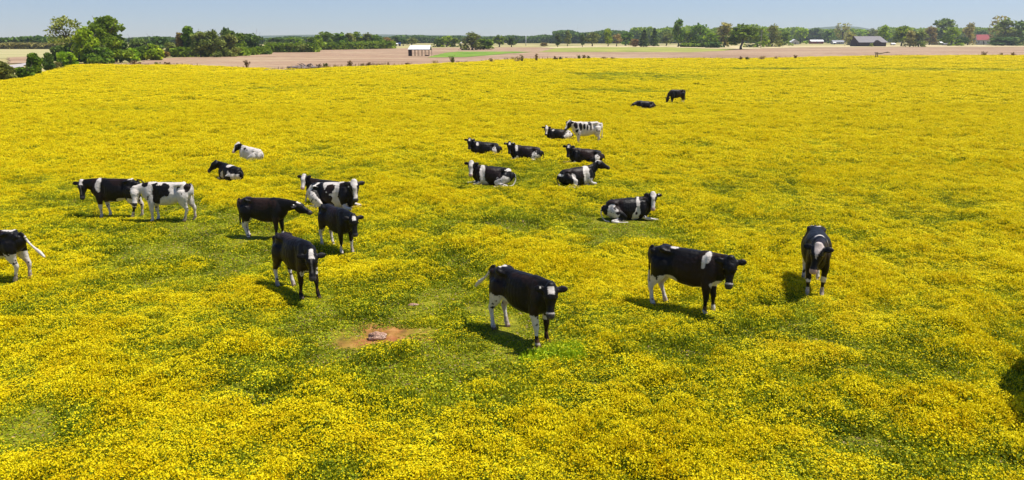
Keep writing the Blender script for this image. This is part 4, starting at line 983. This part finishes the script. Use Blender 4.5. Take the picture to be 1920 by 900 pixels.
# far woods that read as one mass
def woods(name, runs, label, tint):
    Ps = []; r_ = np.random.default_rng(5)
    for (x0, y0, x1, y1, hh, dep, n) in runs:
        a, b_ = Vector(G(x0, y0, -.2)), Vector(G(x1, y1, -.2)); k = int(n)
        t = r_.random(k); dd = r_.random(k) * dep
        x = a.x + (b_.x - a.x) * t; y = a.y + (b_.y - a.y) * t + dd
        top = hh * (0.55 + 0.75 * fbm(x, y * .3, 22, 3, 71)); z = top * r_.random(k) ** 0.7 - .2
        Ps.append(np.stack([x, y, z], -1))
    P = np.concatenate(Ps); Q = rand_quads(P, .75 + .7 * r_.random(len(P)), r_, up=.2, asp=.7)
    o = quads_to_mesh(name, Q, np.clip(.5 + (r_.random(len(P)) - .5), 0, 1), [M['crown_' + tint]], np.zeros(len(P), int)); COL.objects.link(o)
    tag(o, label, 'woodland', kind='stuff')
woods('woodland', [(-160, 90.5, 112, 91, 6.5, 30, 15000), (235, 84, 600, 83, 6.5, 40, 22000), (600, 81, 1045, 81, 8, 60, 24000), (1040, 81.5, 1200, 81.5, 13, 50, 16000)], 'low dark line of distant woods along the left horizon', 'dark')
woods('woodland', [(1195, 81.5, 1480, 81, 19, 60, 26000), (1470, 80, 1900, 79.5, 20, 60, 44000), (1890, 80, 2100, 80, 20, 50, 10000)], 'green belt of distant woods behind the right hand farmsteads', 'bright')
woods('scrub', [(325, 107, 455, 104.5, 2.4, 5, 2000), (455, 103.5, 500, 101.8, 2.0, 4, 600), (498, 98.5, 592, 98, 2.6, 6, 2000), (596, 94, 736, 91.2, 3.2, 10, 3000), (1280, 88.5, 1345, 89.5, 2.0, 6, 500)], 'continuous low brush under the hedgerow trees behind the tilled field', 'green')
woods('woodland', [(-120, 91.8, 110, 91.8, 3.0, 6, 5000)], 'low grey brown scrub in front of the woods at far left', 'grey')

# ------------------------------------------------------------------ buildings
M['white_roof'] = flat('white_roof', (0.80, 0.79, 0.76), rough=0.45, scale=1.5)
M['dark_wood'] = flat('dark_wood', (0.055, 0.038, 0.032), rough=0.8, scale=2)
M['barn_roof'] = flat('barn_roof', (0.12, 0.105, 0.115), rough=0.55, scale=.4)
M['barn_wall'] = flat('barn_wall', (0.050, 0.034, 0.036), rough=0.85, scale=.6)
M['post_wood'] = flat('post_wood', (0.22, 0.17, 0.12), rough=0.85)
M['white_wall'] = flat('white_wall', (0.50, 0.48, 0.45), rough=0.6, scale=.5)
M['red_roof'] = flat('red_roof', (0.42, 0.06, 0.065), rough=0.5, scale=.5)
M['red_wall'] = flat('red_wall', (0.24, 0.05, 0.04), rough=0.8, scale=.5)
M['grey_wall'] = flat('grey_wall', (0.30, 0.30, 0.31), rough=0.7, scale=.5)
M['glass'] = flat('glass', (0.03, 0.035, 0.04), rough=0.15, spec=.6, bump=0)
M['teal'] = flat('teal', (0.20, 0.29, 0.27), rough=0.6)
M['blue'] = flat('blue', (0.05, 0.10, 0.30), rough=0.5)
M['tan_wall'] = flat('tan_wall', (0.55, 0.50, 0.40), rough=0.7)

# open shelter: a white gable roof on posts, boarded at its left end
cx, cy = G(788, 105, -.17); sh = tag(empty('open_shelter', (cx, cy, -.17), R(-7)), 'open field shelter with white metal roof on thin posts, boarded at its left end', 'shelter')
W2, DP, EV, RG_ = 3.7, 1.9, 2.15, 3.45
mb = MB(); mb.slab([(-W2, -DP, EV), (W2, -DP, EV), (W2 - .1, 0, RG_), (-W2 + .4, 0, RG_)], .07); mb.slab([(W2, DP, EV), (-W2, DP, EV), (-W2 + .4, .01, RG_ - .01), (W2 - .1, .01, RG_ - .01)], .07); mb.build('roof', M['white_roof'], sh)
for i, xx in enumerate((-3.5, -2.35, -1.2, 0, 1.2, 2.35, 3.5)):
    for yy in (-1.75, 1.75):
        mb = MB(); mb.box(xx, yy, (EV - .1) / 2, .13, .13, EV - .1); mb.build('post', M['post_wood'], sh)
for yy in (-1.75, 1.75):
    mb = MB(); mb.box(0, yy, EV - .17, 7.2, .10, .17); mb.build('beam', M['dark_wood'], sh)
mb = MB(); mb.box(-2.92, -1.70, .98, 1.05, .05, 1.9); mb.box(-3.47, 0, .98, .05, 3.3, 1.9); mb.build('wall_panel', M['dark_wood'], sh)
mb = MB(); mb.face([(W2 - .3, -1.5, EV - .05), (W2 - .3, 1.5, EV - .05), (W2 - .3, 0, RG_ - .2)]); mb.build('gable_panel', M['dark_wood'], sh)
mb = MB(); mb.box(2.6, -1.2, .18, 1.1, .5, .36); mb.build('feed_trough', M['dark_wood'], sh)

# dark barn
cx, cy = G(1627, 87.2, -.2); S1 = cy / FPX; bn_ = tag(empty('barn', (cx, cy, -.2), R(4)), 'dark brown barn with a wide grey metal roof behind the tilled field', 'barn')
w2, d2, ev, rg = 27 * S1, 5.0, 9 * S1 * .95, 18.0 * S1
mb = MB(); mb.box(0, 0, ev / 2, 2 * w2, 2 * d2, ev)
for s_ in (-1, 1):
    mb.face([(s_ * w2, -d2, ev), (s_ * w2, d2, ev), (s_ * w2, 0, rg - .2)][::s_])
mb.build('wall', M['barn_wall'], bn_)
mb = MB(); mb.slab([(-w2 + .6, -d2 - 1.0, ev - .5), (w2 + .9, -d2 - 1.0, ev - .5), (w2 - 2.2, 0, rg), (-w2 - .6, 0, rg)], .15); mb.slab([(w2 + .9, d2 + 1.0, ev - .5), (-w2 + .6, d2 + 1.0, ev - .5), (-w2 - .6, .02, rg - .01), (w2 - 2.2, .02, rg - .01)], .15); mb.build('roof', M['barn_roof'], bn_)
mb = MB(); mb.face([(1.0, -d2 - 1.3, ev - .6), (6.2, -d2 - 1.3, ev - .6), (3.4, -d2 - 1.3, ev + 1.0)]); mb.slab([(.6, -d2 - 1.4, ev - .55), (3.4, -d2 - 1.4, ev + 1.15), (3.4, -d2 + 1.6, ev + 1.15), (.6, -d2 + .0, ev - .5)], .1); mb.slab([(3.4, -d2 - 1.4, ev + 1.15), (6.6, -d2 - 1.4, ev - .55), (6.6, -d2 + .0, ev - .5), (3.4, -d2 + 1.6, ev + 1.15)], .1); mb.build('porch_gable', M['barn_wall'], bn_)
mb = MB(); mb.box(-7, -d2 - .03, 1.4, 3.0, .06, 2.6); mb.build('door', M['dark_wood'], bn_)
for xx in (-10, -2.5, 8.5):
    mb = MB(); mb.box(xx, -d2 - .03, 1.9, 1.0, .06, .9); mb.build('window', M['glass'], bn_)
tree(1633, 87.6, 79.5, 8, 'bush', 'olive', 'small round bush in front of the barn porch', name='bush', cat='bush', group='bushes by the barn')

def house(name, px, py, wpx, hpx, roofpx, wall, roof, label, cat='house', depth=6.0, rot=0, gable=False, wins=2, gz=-.2):
    x, y = G(px, py, gz); S = y / FPX / math.cos(R(PITCH)); w2 = wpx * S / 2; ev = hpx * S; rg = ev + roofpx * S; d2 = depth / 2
    t = tag(empty(name, (x, y, gz), R(rot)), label, cat)
    mb = MB(); mb.box(0, 0, ev / 2, 2 * w2, 2 * d2, ev)
    if gable: mb.face([(-w2, -d2, ev), (w2, -d2, ev), (0, -d2, rg - .1)]); mb.face([(w2, d2, ev), (-w2, d2, ev), (0, d2, rg - .1)])
    else: mb.face([(-w2, d2, ev), (-w2, -d2, ev), (-w2, 0, rg - .1)]); mb.face([(w2, -d2, ev), (w2, d2, ev), (w2, 0, rg - .1)])
    mb.build('wall', M[wall], t)
    mb = MB()
    if gable:
        mb.slab([(-w2 - .3, -d2 - .4, ev - .15), (0, -d2 - .4, rg), (0, d2 + .4, rg), (-w2 - .3, d2 + .4, ev - .15)], .1); mb.slab([(.01, -d2 - .4, rg), (w2 + .3, -d2 - .4, ev - .15), (w2 + .3, d2 + .4, ev - .15), (.01, d2 + .4, rg)], .1)
    else:
        mb.slab([(-w2 - .4, -d2 - .4, ev - .12), (w2 + .4, -d2 - .4, ev - .12), (w2 + .4, 0, rg), (-w2 - .4, 0, rg)], .1); mb.slab([(w2 + .4, d2 + .4, ev - .12), (-w2 - .4, d2 + .4, ev - .12), (-w2 - .4, .01, rg), (w2 + .4, .01, rg)], .1)
    mb.build('roof', M[roof], t)
    for i in range(wins):
        xx = -w2 + 2 * w2 * (i + .5) / wins
        mb = MB(); mb.box(xx, -d2 - .03, ev * .58, .9, .06, ev * .34); mb.build('window', M['glass'], t)
    mb = MB(); mb.box(w2 * .1, -d2 - .03, min(1.0, ev * .4), .9, .06, min(2.0, ev * .8)); mb.build('door', M['dark_wood'], t)
    return t
house('house', 1841, 83.6, 21, 8, 9, 'white_wall', 'red_roof', 'two storey white house with a bright red roof between trees at right', rot=-14, wins=3)
h2 = house('house', 1857, 83.4, 8, 8, 5, 'red_wall', 'red_wall', 'small dark red outbuilding right of the red roofed house', 'outbuilding', wins=1)
house('cottage', 1488, 83, 15, 4.0, 4.5, 'white_wall', 'white_roof', 'small white gabled cottage half hidden left of the long white roof', gable=True, wins=2)
house('mobile_home', 1530, 82, 22, 4.2, 2.6, 'red_wall', 'white_roof', 'low brown building with a long white roof under dark trees', 'building', wins=3)
house('shed', 1570, 82.5, 20, 3.5, 3, 'grey_wall', 'grey_wall', 'grey shed left of the nearly bare tree', 'shed', wins=2)
house('shed', 1564, 83.2, 4, 3, 1, 'white_wall', 'white_roof', 'tiny pale box shed in front of the grey shed', 'shed', depth=2, wins=1)
house('shed', 1765, 84.5, 7, 4, 2, 'white_wall', 'white_roof', 'small bright white shed below the highest tree on the right', 'shed', depth=3, wins=1)
house('trailer_home', 1754, 84, 13, 3.5, 1.2, 'teal', 'teal', 'pale teal trailer home left of the small white shed', 'trailer', depth=3, wins=2)
house('shed', 1781, 85, 24, 2.6, 1, 'grey_wall', 'grey_wall', 'long low grey shed right of the small white shed', 'shed', depth=4, wins=2)
house('outbuilding', 1674, 85, 6, 2.5, 1.5, 'white_wall', 'white_roof', 'little white outbuilding seen through the trunks right of the barn', 'outbuilding', depth=3, wins=1)
house('outbuilding', 742, 86.5, 7, 4, 1.2, 'white_wall', 'white_roof', 'small white outbuilding among dark trees left of the open shelter', 'outbuilding', depth=3, wins=1)
house('warehouse', 800, 79, 28, 4, 2, 'grey_wall', 'white_roof', 'low pale warehouse roofs on the horizon above the shelter', 'warehouse', depth=20, wins=4)
house('outbuilding', 749.5, 86.4, 3.0, 5, .6, 'blue', 'blue', 'narrow dark blue shed beside the small white outbuilding', 'outbuilding', depth=2, wins=0)
house('field_hut', 863, 86, 4, 5, 2, 'tan_wall', 'tan_wall', 'tan hut between the rounded trees and the large olive tree', 'hut', depth=3, wins=1)

M['pole_wood'] = flat('pole_wood', (0.30, 0.26, 0.22), rough=0.85)
M['pale_metal'] = flat('pale_metal', (0.62, 0.63, 0.64), rough=0.4)
def pole(px, base, top, rad, mat, label, arm=True, name='utility_pole', cat='pole'):
    x, y = G(px, base, -.2); h = CAM_H - y * math.tan(R(PITCH) - math.atan((450 - top) / FPX)) + .2
    t = tag(empty(name, (x, y, -.2), R(10)), label, cat)
    mb = MB(); mb.tube([(0, 0, -.3), (0, 0, h * .5), (0, 0, h)], [rad, rad * .85, rad * .65], 8); mb.build('pole', M[mat], t, True)
    if arm:
        mb = MB(); mb.box(0, -.2, h - .7, 2.4, .12, .14); mb.build('crossarm', M[mat], t)
        for xx in (-1.05, 1.05): mb = MB(); mb.tube([(xx, -.2, h - .62), (xx, -.2, h - .4)], .06, 6); mb.build('insulator', M['grey_wall'], t)
    return t
pole(986, 86, 67, .30, 'pale_metal', 'stout white pole at the edge of the far woods', arm=False, name='white_pole')
pole(1426, 90, 56, .17, 'pole_wood', 'wooden utility pole in front of the light green tree on the right')
pole(1584, 87, 62, .15, 'pole_wood', 'thin utility pole between the bare tree and the barn')
# lattice mast on the horizon
x, y = G(1082, 77.5, -.2); t = tag(empty('radio_mast', (x, y, -.2)), 'very thin pale radio mast rising above the middle of the tree line', 'mast')
h = 27 / FPX * y; mb = MB()
for k in range(3): mb.tube([(.5 * math.cos(k * 2.094), .5 * math.sin(k * 2.094), 0), (.3 * math.cos(k * 2.094), .3 * math.sin(k * 2.094), h)], .09, 4)
mb.build('lattice', M['pale_metal'], t); mb = MB(); mb.tube([(0, 0, h), (0, 0, h + 4)], .06, 5); mb.build('antenna', M['pale_metal'], t)

# ------------------------------------------------------------------ things along the meadow's edge
M['log'] = noise_mat('log_wood', [(0.3, (0.12, 0.085, 0.07)), (0.7, (0.34, 0.28, 0.26))], scale=2.5, obj=True, bump=.6)
def log(px, py, L_, rz, r_, label, branches=4):
    x, y = GT(px, py); t = tag(empty('fallen_log', (x, y, zt(x, y) + r_ * .8), R(rz)), label, 'log', 'fallen logs at the edge of the meadow')
    mb = MB(); mb.tube([(-L_ / 2, 0, 0), (-L_ * .2, .15, .08), (L_ * .15, -.1, .02), (L_ / 2, .1, .12)], [r_, r_ * .95, r_ * .8, r_ * .45], 9); mb.build('trunk', M['log'], t, True)
    for i in range(branches):
        x0 = L_ * random.uniform(-.2, .45); a = random.uniform(-1, 1); mb = MB(); l_ = random.uniform(.8, 1.9)
        mb.tube([(x0, 0, .05), (x0 + a * l_ * .5, -.2 * a, l_ * .35), (x0 + a * l_, -.3 * a, l_ * .42 + .1)], [r_ * .4, r_ * .25, .03], 5); mb.build('branch', M['log'], t, True)
log(518, 133.5, 3.6, 4, .20, 'long thin dark log lying flat, leftmost at the meadow edge', 1)
log(505, 134.5, 2.0, -12, .17, 'short dark log end below the long thin one', 0)
log(559, 131, 3.6, 6, .34, 'thick greyish fallen trunk in the middle of the log pile', 1)
log(578, 130, 4.4, 3, .36, 'thick fallen trunk with upright broken branches, right of the pile', 9)
log(546, 132.8, 2.2, 0, .12, 'thin reddish stick between the logs', 0)

x, y = GT(1652, 108.5); t = tag(empty('broken_fence', (x, y, zt(x, y)), R(3)), 'remnant of a wooden rail fence with two posts standing in yellow flowers', 'fence')
S_f = y / FPX
for px_ in (-10.5, -7.5): mb = MB(); mb.box(px_ * S_f, 0, .7, .20, .16, 1.6); mb.build('post', M['post_wood'], t)
mb = MB(); mb.tube([(-13 * S_f, 0, 1.35), (-3 * S_f, .1, 1.1), (12 * S_f, 0, 1.6)], [.14, .16, .12], 6); mb.build('rail', M['post_wood'], t)
mb = MB(); mb.tube([(-3 * S_f, .2, 1.25), (16 * S_f, .1, 1.45)], [.09, .09], 6); mb.build('rail', M['post_wood'], t)

# dry weeds standing along the edge
def weed_mesh(seed, h, w, n=90):
    r_ = np.random.default_rng(seed); mb = []
    base = np.stack([r_.normal(size=n) * w * .16, r_.normal(size=n) * w * .16, np.zeros(n)], -1)
    tip = np.stack([r_.normal(size=n) * w * .34, r_.normal(size=n) * w * .34, h * (.35 + .65 * r_.random(n))], -1)
    an = r_.random(n) * 6.28; ww = .035 + .03 * r_.random(n); wv = np.stack([np.cos(an) * ww, np.sin(an) * ww, an * 0], -1); mid = base * .4 + tip * .6
    P1 = np.stack([base - wv * .4, mid - wv, tip, mid + wv], 1)
    P2 = rand_quads(tip * (.75 + .25 * r_.random((n, 1))), .07 + .06 * r_.random(n), r_)
    return np.concatenate([P1, P2])
M['weed_brown'] = leaf_mat('weed_brown', [(0.3, (0.15, 0.085, 0.035)), (0.7, (0.32, 0.21, 0.09))], 1.0, rand=.2)
M['weed_green'] = leaf_mat('weed_green', [(0.3, (0.06, 0.09, 0.015)), (0.7, (0.20, 0.20, 0.05))], 1.0, rand=.2)
M['weed_tan'] = leaf_mat('weed_tan', [(0.3, (0.30, 0.20, 0.09)), (0.7, (0.50, 0.38, 0.20))], 1.0, rand=.2)
WEEDS = [
 (251, 122, 10, 12, 'brown', 'low brown weed clump at the meadow edge below the small bushes'), (261, 122.5, 6, 6, 'brown', 'tiny brown weed right of the low clump below the small bushes'),
 (295, 122.5, 6, 7, 'green', 'tiny olive weed at the meadow edge left of the dense grove'), (314, 123, 7, 10, 'brown', 'small weed at the meadow edge below the reddish tree'),
 (463, 127, 15, 8, 'brown', 'tall thin brown weed below the dark tree of the hedgerow'), (598, 129, 9, 8, 'brown', 'first dark weed right of the log pile'), (611, 128, 10, 8, 'green', 'second thicker olive weed right of the log pile'),
 (656, 126, 13, 8, 'brown', 'tall dark weed midway between the logs and the shelter'), (679, 125.5, 6, 5, 'brown', 'tiny dark weed right of the tall midway one'), (692, 125, 8, 7, 'brown', 'rounded dark weed left of the shelter'),
 (710, 124.5, 5, 5, 'brown', 'faint small weed left of the shelter'), (765, 123, 6, 8, 'brown', 'small brown weed below the shelter'), (816, 121, 9, 12, 'tan', 'pale dry weed right of and below the shelter'),
 (848, 120, 16, 9, 'green', 'prominent forked green and brown weed in front of the bright grass strip'), (921, 117, 8, 8, 'tan', 'dry tan weed below the large olive tree'), (970, 117, 12, 14, 'tan', 'broad reddish dry weed patch below the white pole'),
 (979, 116, 13, 7, 'green', 'tall olive weed beside the reddish dry patch'), (1006, 115, 14, 5, 'brown', 'thin dark stalk weed right of the white pole'), (1042, 113, 8, 6, 'brown', 'small brown weed left of the dark weed row'),
 (1051, 113, 7, 5, 'green', 'small olive weed left of the dark weed row'), (1086, 112, 10, 6, 'green', 'left one of the dark weed row below the slender trees'), (1095, 112, 9, 7, 'brown', 'middle one of the dark weed row below the slender trees'),
 (1103, 112, 8, 6, 'green', 'right one of the dark weed row below the slender trees'), (1133, 112, 6, 8, 'tan', 'faint dry weed right of the dark weed row'), (1148, 112, 5, 6, 'brown', 'tiny low weed below the tall light green tree'),
 (1389, 113, 7, 5, 'brown', 'dark tuft below the tree with the bare trunk'), (1401, 113, 7, 6, 'green', 'olive tuft right of the dark tuft below the bare trunk tree'), (1428, 113, 9, 12, 'tan', 'reddish tan weed patch below the utility pole'),
 (1454, 112, 6, 8, 'tan', 'low tan weed right of the reddish patch'), (1491, 110.5, 8, 5, 'brown', 'single dark upright weed left of the broken fence'), (1845, 105, 9, 9, 'brown', 'brown weed below the red roofed house'),
 (1877, 105, 6, 6, 'tan', 'low tan weed near the right edge'), (1899, 105.5, 8, 7, 'brown', 'rightmost brown weed at the meadow edge')]
for i, (px, py, hpx, wpx, tint, la) in enumerate(WEEDS):
    x, y = GT(px, py); S = y / FPX
    P = weed_mesh(700 + i, hpx * S, wpx * S, 46)
    o = quads_to_mesh('dry_weed', P, np.random.default_rng(i).random(len(P)), [M['weed_' + tint]], np.zeros(len(P), int)); COL.objects.link(o)
    o.location = (x, y, zt(x, y) - .05); tag(o, la, 'weed', 'weeds along the meadow edge')
# dry grass fringe between meadow and tilled field
a_ = np.linspace(-1200, 3000, 1); r_ = np.random.default_rng(77)
aa = r_.uniform(EA[0], EA[-1], 9000); er = edge_r(aa) + r_.normal(size=9000) * 2.2
fx_, fy_ = EO[0] + er * np.cos(aa), EO[1] + er * np.sin(aa)
k = (fy_ > 60) & (np.abs(fx_) < fy_ * .85) & (fbm(fx_, fy_, 14, 2, 83) > .46); fx_, fy_ = fx_[k], fy_[k]; n_ = len(fx_)
hh_ = (.18 + .6 * r_.random(n_) ** 2.0) * (.4 + 1.2 * fbm(fx_, fy_, 9, 2, 81)); an = r_.random(n_) * 6.28; ww = .05 + .05 * r_.random(n_)
bs = np.stack([fx_, fy_, np.zeros(n_) - .1], -1); tp = bs + np.stack([r_.normal(size=n_) * .15, r_.normal(size=n_) * .15, hh_ + .1], -1); wv = np.stack([np.cos(an) * ww, np.sin(an) * ww, an * 0], -1); md_ = (bs + tp) / 2
P = np.concatenate([np.stack([bs - wv, md_ - wv, tp, md_ + wv], 1)])
o = quads_to_mesh('dry_grass_fringe', P, r_.random(len(P)), [M['weed_tan']], np.zeros(len(P), int)); COL.objects.link(o)
tag(o, 'thin fringe of dry tan grass where the flowers meet the tilled field', 'dry grass', kind='stuff')

# ------------------------------------------------------------------ stones
M['rock'] = noise_mat('rock', [(0.3, (0.36, 0.19, 0.12)), (0.55, (0.55, 0.33, 0.23)), (0.75, (0.66, 0.48, 0.37))], scale=9, detail=8, obj=True, bump=.8)
def rock(px, py, sx, sy, sz, seed, label):
    bm = bmesh.new(); bmesh.ops.create_icosphere(bm, subdivisions=4, radius=1)
    for v in bm.verts:
        n_ = mnoise.noise(v.co * 1.3 + Vector((seed, 0, 0))) * .35 + mnoise.noise(v.co * 3.5 + Vector((0, seed, 0))) * .14
        v.co *= 1 + n_; v.co.x *= sx; v.co.y *= sy; v.co.z *= sz
    me = bpy.data.meshes.new('rock'); bm.to_mesh(me); bm.free(); me.materials.append(M['rock'])
    for p in me.polygons: p.use_smooth = True
    o = bpy.data.objects.new('rock', me); COL.objects.link(o); x, y = GT(px, py); o.location = (x, y, zt(x, y) + sz * .55); tag(o, label, 'rock'); return o
rock(706, 636, .17, .10, .09, 1.0, 'flat pinkish brown rock lying on bare red soil')
rock(775, 573, .10, .05, .03, 4.0, 'small dark flat stone lying in the grass above the patch of bare soil')

# ------------------------------------------------------------------ the air
hz = MB(); hz.box(0, 1690, 99, 5200, 3600, 203)
m = bpy.data.materials.new('haze'); m.use_nodes = True; nt = m.node_tree; nt.nodes.clear()
vo = nt.nodes.new('ShaderNodeVolumePrincipled'); vo.inputs['Color'].default_value = (0.86, 0.92, 1.0, 1); vo.inputs['Density'].default_value = 0.00014
vo.inputs['Anisotropy'].default_value = 0.2
mo = nt.nodes.new('ShaderNodeOutputMaterial'); nt.links.new(vo.outputs[0], mo.inputs['Volume'])
if not globals().get('NO_HAZE'):
    ho = hz.build('haze', m); tag(ho, 'thin pale air over the whole landscape', 'haze', kind='stuff')
